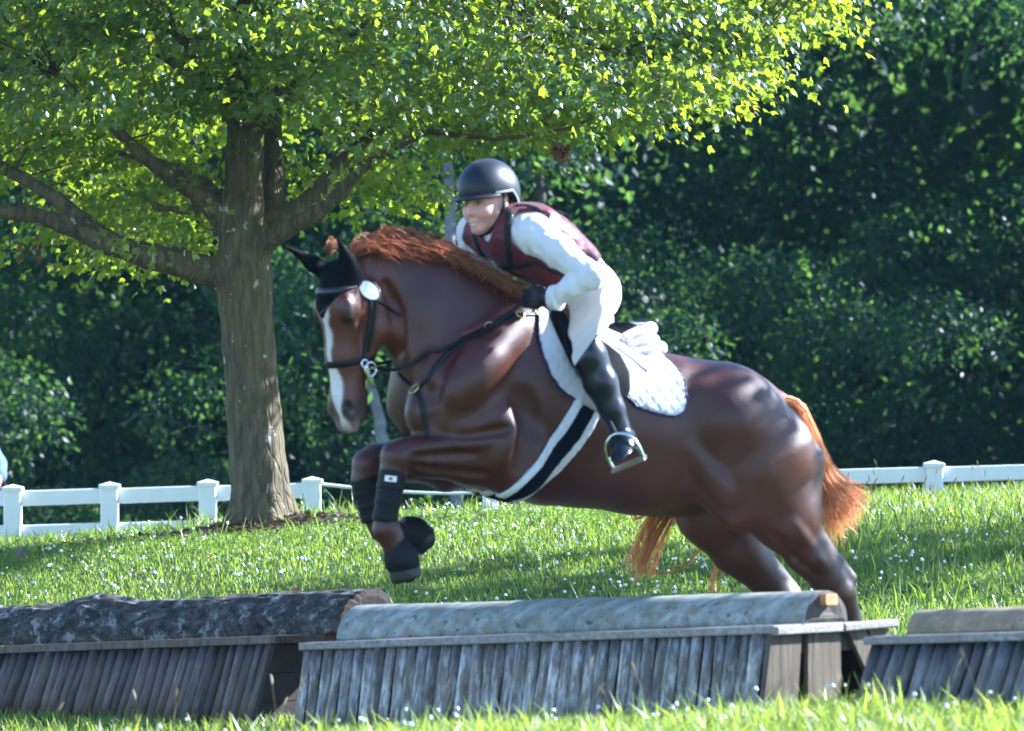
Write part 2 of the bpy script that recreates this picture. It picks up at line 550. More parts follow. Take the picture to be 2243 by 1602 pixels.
M_PLANK = woodmat('weathered_plank', (.16, .145, .135), (.28, .26, .245), (.40, .38, .36), (.22, .18, .15), along=(3, 60, 60), patchy=.5, rand=.1)
M_BOARD = woodmat('brown_board', (.055, .042, .030), (.105, .080, .056), (.165, .13, .092), (.075, .057, .04), along=(40, 40, 3), patchy=.5, rand=.15)
M_DARK = woodmat('dark_brown_board', (.030, .016, .010), (.06, .030, .018), (.09, .048, .028), (.04, .022, .015), along=(3, 40, 40), patchy=.5, rand=.15)
M_LOG = woodmat('peeled_log_wood', (.13, .145, .135), (.26, .285, .265), (.38, .40, .37), (.20, .18, .13), along=(3.5, 22, 22), patchy=.7, rand=.06)
M_LOGB = woodmat('tan_log_wood', (.19, .14, .085), (.30, .225, .14), (.40, .31, .20), (.22, .17, .11), along=(3.5, 26, 26), patchy=.5, rand=.06)
M_END = simple('sawn_log_end', (.055, .046, .038), .85, .5, 14, .4, 60)  # dark base colour stands in for shade on the log's end
M_BLOCK = simple('orange_timber_block', (.42, .20, .07), .6, .35, 30, .2, 60)
M_REDEND = simple('red_brown_cut_wood', (.018, .008, .005), .85, .5, 18, .5, 50)
t = NT('furrowed_log_bark')
v = t.coords('Object', (3.2, 14, 14))
f = t.noise(v, 1.6, 8, .72)
v2 = t.coords()
lich = t.ramp(t.noise(v2, 11, 6, .75), [(.54, (0, 0, 0)), (.63, (.85, .85, .85))])
col = t.ramp(f, [(.32, (.014, .012, .012)), (.50, (.065, .058, .055)), (.66, (.16, .145, .13))])
t.color(t.mix(lich, col, (.34, .35, .34))); t.set(Roughness=.9, Specular_IOR_Level=.2)
t.bump(f, 1.0, .03)
M_BARKLOG = t.m

# ------------------------------------------------------------------ the three jumps
def other_end(C, px, py, phi, sgn):
    c, s = math.cos(phi), math.sin(phi)
    k = px - 1121.5
    L = (k*(20 + C[1]) - FPX*C[0]) / (FPX*c + k*s)
    Y = C[1] - L*s
    return P(px, py, Y)
def slat_mesh(name, r, n=6, lob=0.0):
    """half-round pole of unit length along z, flat back at y = 0, round front towards -y"""
    a = np.linspace(0, np.pi, n)
    prof = np.stack([-np.cos(a)*r, -np.sin(a)*r*(.86 + lob)], 1)
    k = n
    zz = np.array([0, .33, .66, 1.0])
    V = np.concatenate([np.concatenate([prof*(1 + .05*math.sin(q*7 + r*900)), np.full((k, 1), q)], 1) for q in zz])
    F = []
    for q in range(len(zz)-1):
        for i in range(k-1): F.append([q*k + i, q*k + i + 1, (q+1)*k + i + 1, (q+1)*k + i])
    F = np.array(F)
    c = len(V); V = np.concatenate([V, [[0, -.3*r, 0], [0, -.3*r, 1]]])
    cap = [[c, i + 1, i] for i in range(k-1)] + [[c + 1, 3*k + i, 3*k + i + 1] for i in range(k-1)]
    return mesh_data(name, V, [F, np.array(cap)])
SLATS = {}
def add_slat(parent, base, top, J, mat, r):
    q = (mat.name, random.randrange(4))
    if q not in SLATS:
        me = slat_mesh('slat', .0275 + .0022*q[1], 7, [-.05, .05, -.2, .12][q[1]])
        setsmooth(me); me.materials.append(mat); SLATS[q] = me
    o = bpy.data.objects.new('slat', SLATS[q]); COL.objects.link(o)
    o.parent = parent
    zax = top - base; L = np.linalg.norm(zax); z = zax/L
    x = norm(J - (J @ z)*z); y = np.cross(z, x)
    s = r / .029
    M = Matrix(((x[0]*s, y[0]*s, z[0]*L, 0), (x[1]*s, y[1]*s, z[1]*L, 0), (x[2]*s, y[2]*s, z[2]*L, 0), (0, 0, 0, 1)))
    M.translation = Vector(base - ORG[parent])
    o.matrix_local = M
    return o

def coop(label, A, B, W, splay, smat, spacing, endboards, plank_mat, log, group):
    """A, B: front top corners of the table, left and right"""
    J = norm(B - A); Jh = norm(np.array([J[0], J[1], 0])); Q = np.array([-Jh[1], Jh[0], 0])   # Q: to the back
    L = np.linalg.norm(B - A)
    mid = (A + B)/2 + Q*W/2
    root = thing('coop_jump', label, 'jump', (mid[0], mid[1], float(gz(mid[0], mid[1]))), group)
    th = .030
    up = np.cross(Jh, Q); up = np.array([0, 0, 1.0])
    # table of planks, each a bit uneven
    npl = 4; wq = W / npl
    for q in range(npl):
        ov0, ov1 = (-.012 + .02*random.random(), .006 + .02*random.random())
        c0 = A + Q*(wq*(q + .5)) - J*ov0*1.5 - up*th/2; c1 = B + Q*(wq*(q + .5)) + J*ov1 - up*th/2
        dz = random.uniform(-.002, .002)
        V, F = beam(c0 + up*dz, c1 + up*dz, wq - .004, th, up, .004)
        part('top_plank', V, F, plank_mat, root, False)
    # slats on both sloping faces
    n = max(3, int(round(L / spacing)))
    for side in (0, 1):
        for q in range(n):
            f = (q + .5)/n
            t0 = A + J*(L*f) + (Q*.035 if side == 0 else Q*(W - .035)) - up*(th + .001)
            dirn = -Q if side == 0 else Q
            bx = t0 + dirn*splay + J*random.uniform(-.012, .012)
            g = float(gz(bx[0], bx[1])) - .03
            base = np.array([bx[0], bx[1], g]) ; full = t0 + (base - t0)
            add_slat(root, full + dirn*random.uniform(-.006, .004), t0 + dirn*random.uniform(-.005, .004), J if side == 0 else -J, smat, L/n/2*random.uniform(.74, .90))
    endboards(root, A, B, J, Q, W, splay)
    # hidden inner walls that close the box under the table
    for side in (0, 1):
        o0 = Q*.045 if side == 0 else Q*(W - .045)
        dq = -Q*splay if side == 0 else Q*splay
        inn = Q if side == 0 else -Q
        a0, b0 = A + o0 - up*th, B + o0 - up*th
        a0 = a0 + J*.02; b0 = b0 - J*.02
        g0 = np.array([0, 0, float(gz(a0[0], a0[1])) - .03 - a0[2]]); g1 = np.array([0, 0, float(gz(b0[0], b0[1])) - .03 - b0[2]])
        p = [a0 + g0 + dq, b0 + g1 + dq, b0 + g1 + dq + inn*.018, a0 + g0 + dq + inn*.018, a0, b0, b0 + inn*.018, a0 + inn*.018]
        if side: p = [p[1], p[0], p[3], p[2], p[5], p[4], p[7], p[6]]
        V, F = hexa(p)
        part('backing_board', V, F, M_DARK, root, False)
    log(root, A, B, J, Q, W)
    return root

def half_log(root, a, b, Q, r0, r1, mat, endmat, bumpy=0.0, freq=6, seed=1, tilt=0.0, squash=1.0, nl=90, na=26, hump=None):
    """half-round log lying flat side down from a to b"""
    s = np.linspace(0, 1, nl); th = np.linspace(0, np.pi, na)
    ax = a[None] + (b - a)[None]*s[:, None]
    r = r0 + (r1 - r0)*s
    if hump is not None: r = r * (1 + hump(s))
    up = np.array([0, 0, 1.0])
    dirs = -np.cos(th)[:, None]*Q + np.sin(th)[:, None]*up*squash
    Pn = ax[:, None] + r[:, None, None]*dirs[None]
    if bumpy:
        Lw = np.linalg.norm(b - a)
        q = np.stack(np.broadcast_arrays((s*Lw)[:, None]*freq*.35, np.cos(th)[None]*r.mean()*freq*2.2, np.sin(th)[None]*r.mean()*freq*2.2), -1)
        d = vnoise(q, 1, seed)*.55 + vnoise(q, 2.3, seed + 1)*.3 + vnoise(q, 5.1, seed + 2)*.2
        ridg = 1 - np.abs(vnoise(q*np.array([1, 1.4, 1.4]), 1.8, seed + 5))*2
        Pn = Pn + (bumpy*(d + .5*ridg)*np.clip(np.sin(th)*3, 0, 1))[..., None]*dirs[None]
    V = Pn.reshape(-1, 3)
    i, j = np.meshgrid(np.arange(nl-1), np.arange(na-1), indexing='ij')
    k = (i*na + j).ravel()
    F = np.stack([k, k + na, k + na + 1, k + 1], 1)[:, ::-1]
    bot = np.array([[q*na, q*na + na - 1, (q+1)*na + na - 1, (q+1)*na] for q in range(nl-1)])[:, ::-1]
    lg = part('half_log', V, [F, bot], mat, root)
    for e, nm in ((0, -1), (nl-1, 1)):
        ring = Pn[e]
        c = ax[e] + up*r[e]*.4
        out = norm(b - a)*nm*.004
        RV = []; 
        for sc in (1.0, .72, .45, .2): RV.append(c + (ring - c)*sc + out*(1 if sc < .9 else .2)*random.uniform(.6, 2.0))
        RV = np.concatenate(RV + [[c + out]])
        FF = []
        for q in range(3):
            for m in range(na):
                m2 = (m + 1) % na
                FF.append([q*na + m, q*na + m2, (q+1)*na + m2, (q+1)*na + m])
        FF = np.array(FF); T3 = np.array([[3*na + m, 3*na + (m+1) % na, 4*na] for m in range(na)])
        if nm > 0: FF = FF[:, ::-1]; T3 = T3[:, ::-1]
        part('cut_end', RV, [FF, T3], endmat, lg, False)
    return lg

PHI = math.radians(45)
# middle jump
A1 = P(650, 1409, .85); B1 = other_end(A1, 1690, 1371, PHI, 1)
def end_mid(root, A, B, J, Q, W, splay):
    up = np.array([0, 0, 1.0])
    def bd(q0, q1, qb0, qb1, x, ztop, zbot=None, mat=M_BOARD, th=.022):
        t0 = B + Q*q0 + J*x - up*ztop; t1 = B + Q*q1 + J*x - up*ztop
        b0 = B + Q*qb0 + J*x; b1 = B + Q*qb1 + J*x
        for bb in (b0, b1): bb[2] = (float(gz(bb[0], bb[1])) - .03) if zbot is None else B[2] - zbot
        p = [b0, b1, b1 - J*th, b0 - J*th, t0, t1, t1 - J*th, t0 - J*th]
        p = [p[3], p[0], p[1], p[2], p[7], p[4], p[5], p[6]]
        V, F = hexa(p)
        part('end_board', V, F[:, ::1], mat, root, False)
    bd(-.012, .15, -splay - .01, .12, .012, .032)
    bd(.185, .362, .185, .365, .012, .032)
    bd(.405, .50, .62, .72, .012, .032)
    bd(.52, .63, .72, .82, .010, .032)
    bd(.03, .60, .0, .62, -.016, .032, .105, M_BOARD)
    # end lip of the table: a thicker plank across the end
    V, F = beam(B + Q*.36 + J*.02 - up*.019, B + Q*(W + .03) + J*.02 - up*.013, .045, .030, up, .006)
    part('end_plank', V, F, M_PLANK, root, False)
    V, F = beam(B + Q*-.005 + J*.02 - up*.019, B + Q*.345 + J*.02 - up*.019, .04, .030, up, .004)
    part('end_plank', V, F, M_PLANK, root, False)
def log_mid(root, A, B, J, Q, W):
    up = np.array([0, 0, 1.0])
    a = A + Q*.32 + J*.03 + up*.002; b = B + Q*.312 - J*.015 + up*.002
    half_log(root, a, b, Q, .134, .116, M_LOG, M_END, .004, 5, 3)
    c = b + up*.083 + J*.004 - Q*.012
    V, F = beam(c - J*.02, c + J*.035, .062, .040, up, .004)
    part('timber_block', V, F, M_BLOCK, root, False)
    c = a + up*.088 - J*.01 - Q*.0
    V, F = beam(c - J*.045, c + J*.02, .055, .018, up, .003)
    part('timber_block', V, F, M_BLOCK, root, False)
coop('middle coop jump of weathered grey poles with a smooth pale half log on top', A1, B1, .62, .06, M_SLAT, .0595, end_mid, M_PLANK, log_mid, 'coop jumps in a row')

# left jump with the bark-covered log
B2 = P(594, 1395, 1.55); A2 = other_end(B2, -150, 1423, PHI, -1)
def end_left(root, A, B, J, Q, W, splay):
    up = np.array([0, 0, 1.0])
    g = float(gz(B[0], B[1])) - .03
    h = B[2] - .032 - g
    for q in range(3):
        zt_ = B[2] - .032 - h*q/3 - .002; zb_ = B[2] - .032 - h*(q + 1)/3 + .002
        ft_, fb_ = (B[2] - .032 - zt_)/h, (B[2] - .032 - zb_)/h
        def cn(f_, z_, x_, side):
            p_ = B + J*x_ + (-Q*(splay*f_) if side == 0 else Q*(W + splay*f_)); return np.array([p_[0], p_[1], z_])
        p_ = [cn(fb_, zb_, 0.0, 0), cn(fb_, zb_, .024, 0), cn(fb_, zb_, .024, 1), cn(fb_, zb_, 0.0, 1), cn(ft_, zt_, 0.0, 0), cn(ft_, zt_, .024, 0), cn(ft_, zt_, .024, 1), cn(ft_, zt_, 0.0, 1)]
        V, F = hexa(p_)
        part('end_board', V, F, M_REDEND, root, False)
def log_left(root, A, B, J, Q, W):
    up = np.array([0, 0, 1.0])
    a = A + Q*.26 - J*.2; b = B + Q*.27 + J*.30
    q_ = a[None] + (b - a)[None]*np.linspace(0, 1, 400)[:, None]
    s_h = float(np.argmin(np.abs(1121.5 + q_[:, 0]*FPX/(q_[:, 1] + 20) - 222))/399)
    def hump(s):
        return .20*np.exp(-((s - s_h)/.06)**2) - .06*np.exp(-((s - s_h - .22)/.09)**2) + .05*np.exp(-((s - .97)/.05)**2)
    lg = half_log(root, a + up*.004, b + up*.004, Q, .160, .165, M_BARKLOG, M_REDEND, .024, 8, 9, squash=1.0, nl=330, na=60, hump=hump)
    # runner under the log that bridges to the middle jump
    V, F = beam(B + Q*.20 - up*.014 + J*.02, B + Q*.20 + J*.26 - up*.014, .30, .034, up, .003)
    part('runner_board', V, F, M_DARK, root, False)
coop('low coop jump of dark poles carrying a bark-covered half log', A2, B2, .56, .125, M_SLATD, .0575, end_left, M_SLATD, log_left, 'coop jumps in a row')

# right jump with the tan half log
A3 = P(1893, 1396, -1.15); B3 = other_end(A3, 2420, 1380, PHI, 1)
def end_right(root, A, B, J, Q, W, splay):
    up = np.array([0, 0, 1.0])
    for q in range(3):
        c0 = B + J*.012 + Q*(.1 + .2*q) - up*.032; c1 = c0.copy(); c1[2] = float(gz(c0[0], c0[1])) - .03
        V, F = beam(c1, c0, .12, .022, J, .002)
        part('end_board', V, F, M_BOARD, root, False)
def log_right(root, A, B, J, Q, W):
    up = np.array([0, 0, 1.0])
    half_log(root, A + Q*.24 + J*.065 + up*.002, B + Q*.24 - J*.02 + up*.002, Q, .085, .085, M_LOGB, M_END, .003, 5, 6)
coop('coop jump of grey poles with a tan half log, standing nearest the camera', A3, B3, .50, .14, M_SLATR, .060, end_right, M_PLANK, log_right, 'coop jumps in a row')

# ------------------------------------------------------------------ white fence beyond the bank
t = NT('white_vinyl')
t.color(t.ramp(t.noise(t.coords(), 7, 5), [(.35, (.80, .80, .81)), (.7, (.86, .86, .86))])); t.set(Roughness=.4)
M_VINYL = t.m
FY = 14.0
def ftop(X): return .632 + .026*(X + 3.2)
def fence(label, pxs, posts, open_right=False):
    X = [(p - 1121.5)*34/FPX for p in pxs]
    c = np.mean(X)
    root = thing('rail_fence', label, 'fence', (c, FY, float(gz(c, FY))), 'low white fences')
    for x, isp in zip(X, posts):
        if not isp: continue
        zt = ftop(x); g = float(gz(x, FY)) - .08
        V, F = beam((x, FY, g), (x, FY, zt - .035), .110, .110, (0, 1, 0), .006)
        po = part('post', V, F, M_VINYL, root, False)
        b = .066
        mb = MB(); mb.add(*beam((x, FY, zt - .0365), (x, FY, zt - .012), 2*b, 2*b, (0, 1, 0), .004))
        pv = np.array([[x-b*.94, FY-b*.94, zt-.0122], [x+b*.94, FY-b*.94, zt-.0122], [x+b*.94, FY+b*.94, zt-.0122], [x-b*.94, FY+b*.94, zt-.0122], [x, FY, zt+.006]])
        mb.add(pv, np.array([[0, 1, 4], [1, 2, 4], [2, 3, 4], [3, 0, 4]]))
        part('cap', *mb.out(), M_VINYL, po, False)
    for x0, x1 in zip(X[:-1], X[1:]):
        for dz, h in ((.085, .098), (.300, .085)):
            V, F = beam((x0 + .056, FY, ftop(x0) - dz), (x1 - .056, FY, ftop(x1) - dz), .038, h, (0, 0, 1), .005)
            part('rail', V, F, M_VINYL, root, False)
    return root
fence('low white two-rail fence running behind the maple trunk', [-620, -405, -190, 28, 240, 455, 684], [1, 1, 1, 1, 1, 1, 1])
fence('low white rail fence beyond the horse tail, half hidden by tall grass', [1640, 2046, 2440, 2840], [1, 1, 1, 1])
x0 = (700 - 1121.5)*34/FPX; x1 = (1100 - 1121.5)*34/FPX; x2 = (1640 - 1121.5)*34/FPX
pts = spline([(x0, FY-.03, 1.4 - (1060-801)/341.2), ((820-1121.5)*34/FPX, FY, 1.4-(1073-801)/341.2), ((960-1121.5)*34/FPX, FY, 1.4-(1081-801)/341.2), (x1, FY, 1.4-(1076-801)/341.2), (x2 - .05, FY-.03, ftop(x2) - .06)], 40)
V, F = tube(pts, .011, 6)
M_ROPE = simple('white_rope', (.66, .66, .64), .8, .1, 60, .2)
single('barrier_rope', V, F, M_ROPE, pts[0], 'thin white rope sagging between the two fences under the horse', 'rope')
xp = (1074 - 1121.5)*34/FPX
mbv, mbf = beam((xp, FY+.02, float(gz(xp, FY)) - .1), (xp, FY+.02, 1.4-(1070-801)/341.2), .10, .10, (0, 1, 0), .006)
single('fence_post', mbv, mbf, M_VINYL, (xp, FY, float(gz(xp, FY))), 'lone white post holding up the rope behind the girth', 'post', smooth=False)

# ------------------------------------------------------------------ the maple
t = NT('maple_bark')
v = t.coords('Object', (1, 1, .22))
f = t.noise(v, 26, 7, .7); f0 = t.noise(t.coords(), 5, 4)
vo = t.n('TexVoronoi'); vo.feature = 'DISTANCE_TO_EDGE'; vo.inputs['Scale'].default_value = 22; t.l(v, vo.inputs['Vector'])
col = t.ramp(f, [(.3, (.040, .030, .017)), (.5, (.100, .080, .048)), (.7, (.18, .15, .098))])
col = t.mix(t.ramp(f0, [(.45, (0, 0, 0)), (.7, (.5, .5, .5))]), col, (.15, .12, .05))
lv = t.coords()
lich = t.ramp(t.noise(lv, 13, 3, .5), [(.665, (0, 0, 0)), (.69, (.8, .8, .8))])
col = t.mix(lich, col, (.40, .43, .40))
t.color(col); t.set(Roughness=.85, Specular_IOR_Level=.25)
hh = t.mix(.5, f, t.ramp(vo.outputs['Distance'], [(0, (0, 0, 0)), (.12, (1, 1, 1))]))
t.bump(hh, .8, .018)
M_BARK = t.m
TY = 9.0
TP = lambda px, py, dy=0.0: P(px, py, TY + dy)
TS = 29.0/FPX
tb = TP(578, 1138); tb[2] = float(gz(tb[0], TY)) - .05
fld = Field((TP(-260, 0)[0], TY-1.5, .35), (TP(1130, 0)[0], TY+1.5, 4.1), .019)
def limb(pts, k=.03):
    fld.chain([(TP(a, b, d), r*TS) for a, b, r, d in pts], k)
limb([(578, 1170, 78, 0), (574, 1110, 68, 0), (566, 1030, 62, 0), (556, 900, 59, 0), (545, 760, 57, 0), (537, 660, 58, 0), (533, 600, 62, 0), (531, 540, 50, 0)])
for dx, dy_ in ((-66, -.10), (62, -.03), (10, .18), (20, -.19)):
    limb([(576 + dx*.55, 1085, 16, dy_*.5), (578 + dx*1.15, 1165, 26, dy_*1.2)], .06)
limb([(531, 560, 52, 0), (533, 450, 44, 0), (535, 350, 40, -.02), (532, 200, 33, 0), (528, 60, 27, .05), (545, -120, 22, .1), (540, -280, 17, .1)])
limb([(560, 560, 30, .05), (594, 480, 25, .12), (600, 380, 23, .18), (597, 250, 20, .25), (610, 100, 16, .35), (640, -60, 13, .5)])
limb([(510, 610, 36, 0), (440, 590, 31, -.05), (330, 562, 28, -.15), (230, 532, 24, -.25), (140, 490, 20, -.3), (60, 468, 17, -.35), (-40, 462, 15, -.4), (-180, 440, 14, -.5)], .035)
limb([(250, 535, 20, -.24), (190, 490, 18, -.2), (130, 440, 16, -.1), (60, 395, 14, 0), (-20, 355, 16, .1), (-140, 310, 12, .3)])
limb([(505, 500, 30, 0), (440, 432, 19, -.1), (380, 395, 17, -.2), (310, 340, 15, -.35), (230, 260, 12, -.5), (120, 160, 9, -.7)])
limb([(500, 470, 24, 0), (452, 408, 14, .1), (400, 372, 12, .2), (340, 355, 10, .3), (240, 330, 7, .5)])
limb([(470, 452, 9, 0), (400, 462, 8, -.05), (345, 455, 8, -.1), (300, 420, 5, -.15)])
limb([(570, 545, 23, -.03), (620, 505, 20, -.15), (690, 470, 18, -.3), (745, 425, 15, -.4), (790, 370, 12, -.5), (850, 330, 10, -.6), (930, 290, 9, -.75)])
limb([(590, 520, 24, .05), (640, 462, 19, .1), (700, 415, 17, .15), (755, 350, 14, .2), (820, 290, 13, .25), (910, 240, 11, .3), (1010, 190, 8, .4)])
limb([(700, 415, 11, .15), (740, 340, 9, .25), (800, 240, 8, .4), (880, 150, 6, .6)])
limb([(535, 330, 20, 0), (600, 230, 15, -.3), (700, 120, 12, -.6), (840, 30, 9, -.9), (1000, -40, 7, -1.1)])
limb([(535, 300, 20, 0), (470, 200, 14, -.3), (400, 90, 11, -.6), (330, -40, 8, -.9)])
limb([(530, 250, 18, 0), (640, 150, 13, .5), (780, 60, 10, .9), (980, 20, 7, 1.2)])
limb([(528, 230, 18, 0), (400, 150, 13, .5), (260, 60, 10, .9), (90, 10, 7, 1.2)])
limb([(470, 600, 12, 0), (400, 550, 8, .1), (370, 535, 6, .12)])
V, F = fld.mesh(2)
d = vnoise(V*np.array([1, 1, .25]), 30, 3)*.006 + vnoise(V*np.array([1, 1, .2]), 55, 4)*.004
n_ = norm(V - np.array([tb[0], TY, 0]) * np.array([1, 1, 0]) - np.stack([0*V[:, 0], 0*V[:, 0], V[:, 2]], 1))
V = V + n_*(d*np.clip(1.9 - V[:, 2], .25, 1))[:, None]
maple = thing('maple_tree', 'spreading maple with lichen-spotted trunk and long low limbs behind the horse', 'tree', tb)
part('trunk', V, F, M_BARK, maple)
MAPLE = np.array([[0, .35, .0], [0, 0, 0], [.24, .10, -.05], [.5, .46, -.14], [.2, .52, -.03], [.16, .74, -.06], [0, 1.0, -.1], [-.16, .74, -.06], [-.2, .52, -.03], [-.5, .46, -.14], [-.24, .10, -.05]])
MAPF = np.array([[0, i, i + 1] for i in range(1, 10)] + [[0, 10, 1]])
M_MAPLE = leafmat('maple_leaf', (.005, .024, .010), (.016, .046, .016), (.56, .76, .035), .36, .33, .45)
# lower edge of the crown as the photograph shows it
LE = np.array([(-300, 470), (0, 455), (60, 500), (150, 520), (240, 545), (330, 570), (420, 575), (480, 545), (520, 420), (600, 420), (640, 560), (690, 545), (760, 480), (860, 460), (940, 430), (990, 395), (1020, 315), (1120, 295), (1270, 305), (1360, 290), (1480, 225), (1560, 200), (1660, 115), (1750, 70), (1820, -20), (1890, -120), (1960, -220), (2060, -400)])
def crown_pts(n, top):
    out = []
    while sum(len(o) for o in out) < n:
        m = n*3
        px = rng.uniform(-330, 2050, m); y = rng.uniform(-2.6, 2.9, m)
        le = np.interp(px, LE[:, 0], LE[:, 1])
        rad = np.sqrt((np.maximum(px - 540, 0)/1500)**2 + (np.minimum(px - 540, 0)/1050)**2 + (y/3.1)**2)
        low = le - 45*(np.abs(y)/2.6)*(px > 1000) - 90*np.clip(rng.normal(0, .3, m), 0, 2)
        py = low - rng.exponential(1.0, m)*190
        py = np.where(rng.random(m) < .55, low - rng.random(m)*(low + 150), py)
        ok = (rad < 1.02) & (py > top - 10*rad) & (py < low)
        # openings of the crown near the trunk
        hole = ((np.abs(px - 560) < 75) & (py > 310)) | ((px > 450) & (px < 660) & (py > 290) & (rng.random(m) < .9))
        thin = (px > 610) & (px < 1000) & (py > 300) & (rng.random(m) < .66)
        thin |= (px < 480) & (py > 330) & (rng.random(m) < .35)
        ok &= ~thin
        den = vnoise(np.stack([px/260, py/170, y*1.0], 1), 1.0, 21)
        front = (px < 1000) & (py > 250) & (y < .12) & (rng.random(m) < .93)
        ok &= ~front
        ok &= ~hole & (den > -.32 + .25*rng.normal(size=m)*.5)
        o = np.stack([(px - 1121.5)*(29 + y)/FPX, TY + y, CAMZ + (801 - py)*(29 + y)/FPX], 1)[ok]
        out.append(o)
    return np.concatenate(out)[:n]
tw = crown_pts(560, -140)
# leaves in flat drooping sprays round each twig end
per = 92
base = np.repeat(tw, per, 0); m_ = len(base)
ctr = np.array([TP(540, 200)[0], TY, 2.6])
outd = norm((base - ctr)*np.array([1, 1, .35]))
tang = norm(np.cross(outd, np.array([0, 0, 1.0])))
spr = np.repeat(rng.uniform(.65, 1.25, len(tw)), per)
al = rng.normal(size=m_)*.21*spr; ta = rng.normal(size=m_)*.15*spr
pos = base + outd*al[:, None] + tang*ta[:, None]
pos[:, 2] += -.30*al - .45*np.abs(ta)*.5 + rng.normal(size=m_)*.036 + .03
tip = norm(outd*.6 + tang*(ta*2.5)[:, None] + np.array([0, 0, -.7]) + rng.normal(size=base.shape)*.45)
nor = norm(np.array([0, 0, 1.0]) + outd*.35 + rng.normal(size=base.shape)*.65)
sz = rng.uniform(.036, .068, m_)
V1, F1 = leaves(pos, tip, nor, sz, MAPLE, MAPF)
# the rest of the dome above the picture
n2 = 3500
q = rdir(n2); q[:, 2] = np.abs(q[:, 2])
pos2 = np.array([TP(600, 0)[0], TY, 3.4]) + q*np.array([2.4, 2.6, 3.0])*(rng.random((n2, 1))**.45)
V2, F2 = leaves(pos2, rdir(n2) + np.array([0, 0, -.5]), rdir(n2) + np.array([0, 0, .8]), rng.uniform(.10, .17, n2), MAPLE, MAPF)
cr = part('crown', np.concatenate([V1, V2]), np.concatenate([F1, F2 + len(V1)]), M_MAPLE, maple, False)
# twigs that carry the sprays
mb = MB()
skel = np.concatenate([spline([TP(a, b, d) for a, b, d in g], 30) for g in (
    [(531, 540, 0), (533, 350, 0), (532, 200, 0), (545, -100, 0)], [(440, 590, -.05), (230, 532, -.25), (60, 468, -.35), (-180, 440, -.5)],
    [(250, 535, -.24), (130, 440, -.1), (-20, 355, .1)], [(505, 500, 0), (380, 395, -.2), (230, 260, -.5), (120, 160, -.7)],
    [(620, 505, -.15), (745, 425, -.4), (850, 330, -.6), (930, 290, -.75)], [(640, 462, .1), (755, 350, .2), (910, 240, .3), (1010, 190, .4)],
    [(535, 330, 0), (700, 120, -.6), (1000, -40, -1.1)], [(535, 300, 0), (400, 90, -.6), (330, -40, -.9)], [(530, 250, 0), (780, 60, .9), (980, 20, 1.2)],
    [(528, 230, 0), (260, 60, .9), (90, 10, 1.2)], [(930, 290, -.75), (1150, 300, -.9), (1400, 230, -1.0)], [(1010, 190, .4), (1250, 120, .5), (1500, 60, .5), (1750, 10, .4)], [(1000, -40, -1.1), (1300, 100, -1.3), (1600, 140, -1.2)], [(900, 60, .9), (1200, 40, .9), (1500, -40, .8)])])
for g in ([(930, 290, -.75), (1150, 300, -.9), (1400, 230, -1.0)], [(1010, 190, .4), (1250, 120, .5), (1500, 60, .5), (1750, 10, .4)], [(1000, -40, -1.1), (1300, 100, -1.3), (1600, 140, -1.2)], [(980, 20, 1.2), (1250, 60, .9), (1500, -40, .8)], [(1000, 22, -.6), (1150, 48, -.8), (1330, 70, -.9)]):
    pp = spline([TP(a, b, d) for a, b, d in g], 16)
    pp = pp + rng.normal(size=pp.shape)*.006
    mb.add(*tube(pp, np.linspace(.016, .005, 16), 6))
for p in tw:
    dd = np.linalg.norm((skel - p)*np.array([1, 1, 1.3]), axis=1); s0 = skel[np.argmin(dd)]
    if dd.min() > 1.1 or dd.min() < .08: continue
    m_ = (s0 + p)/2 + rng.normal(size=3)*.05 + np.array([0, 0, .06])
    mb.add(*tube(spline([s0, m_, p], 5), np.linspace(.007, .0025, 5), 4))
    for _ in range(3):
        mb.add(*tube(np.array([p - (p - m_)*.3, p + rng.normal(size=3)*np.array([.08, .08, .02]), p + rng.normal(size=3)*np.array([.2, .16, .05]) - np.array([0, 0, .03])]), [.003, .0022, .0012], 3))
part('twigs', *mb.out(), M_BARK, maple)
M_DEAD = leafmat('dead_brown_leaf', (.09, .035, .02), (.14, .06, .03), (.30, .10, .03), .3)
for px, py, dy in ((1226, 325, -.9), (1213, 318, -.9), (1240, 330, -.9), (80, 540, -.36), (52, 548, -.36)):
    n3 = 7 if px > 60 else 3
    p = TP(px, py, dy)
    pos = p + rng.normal(size=(n3, 3))*np.array([.012, .012, .025])
    V, F = leaves(pos, rdir(n3)*.5 + np.array([0, 0, -1]), rdir(n3), rng.uniform(.035, .06, n3), MAPLE, MAPF)
    part('dead_leaf', V, F, M_DEAD, maple, False)

# ------------------------------------------------------------------ the wood behind
rng = np.random.default_rng(78)
WL = np.array([[0, 0, 0], [.30, .42, -.06], [0, 1, -.05], [-.30, .42, -.06]])
WF = np.array([[0, 1, 2], [0, 2, 3]])
def wood_mass(nc, per, X, Y, Z, size, spread, seed, thr):
    cs = []
    while sum(map(len, cs)) < nc:
        q = np.stack([rng.uniform(*X, nc*2), rng.uniform(*Y, nc*2), rng.uniform(*Z, nc*2)], 1)
        d = vnoise(q*np.array([1, .8, 1]), .55, seed) + .5*vnoise(q, 1.3, seed + 1)
        cs.append(q[d > thr])
    c = np.concatenate(cs)[:nc]
    b = np.repeat(c, per, 0)
    pos = b + rng.normal(size=b.shape)*np.array([spread, spread, spread*.6])
    g = gz(pos[:, 0], pos[:, 1]); pos[:, 2] = np.maximum(pos[:, 2], g + .03)
    tip = rdir(len(b)) + np.array([0, -.2, -.7]); nor = rdir(len(b))*.8 + np.array([0, 0, .9])
    return leaves(pos, tip, nor, rng.uniform(*size, len(b)), WL, WF)
M_WOOD = leafmat('woodland_leaf', (.004, .017, .017), (.011, .033, .026), (.20, .42, .07), .32, .42, .25)
mb = MB()
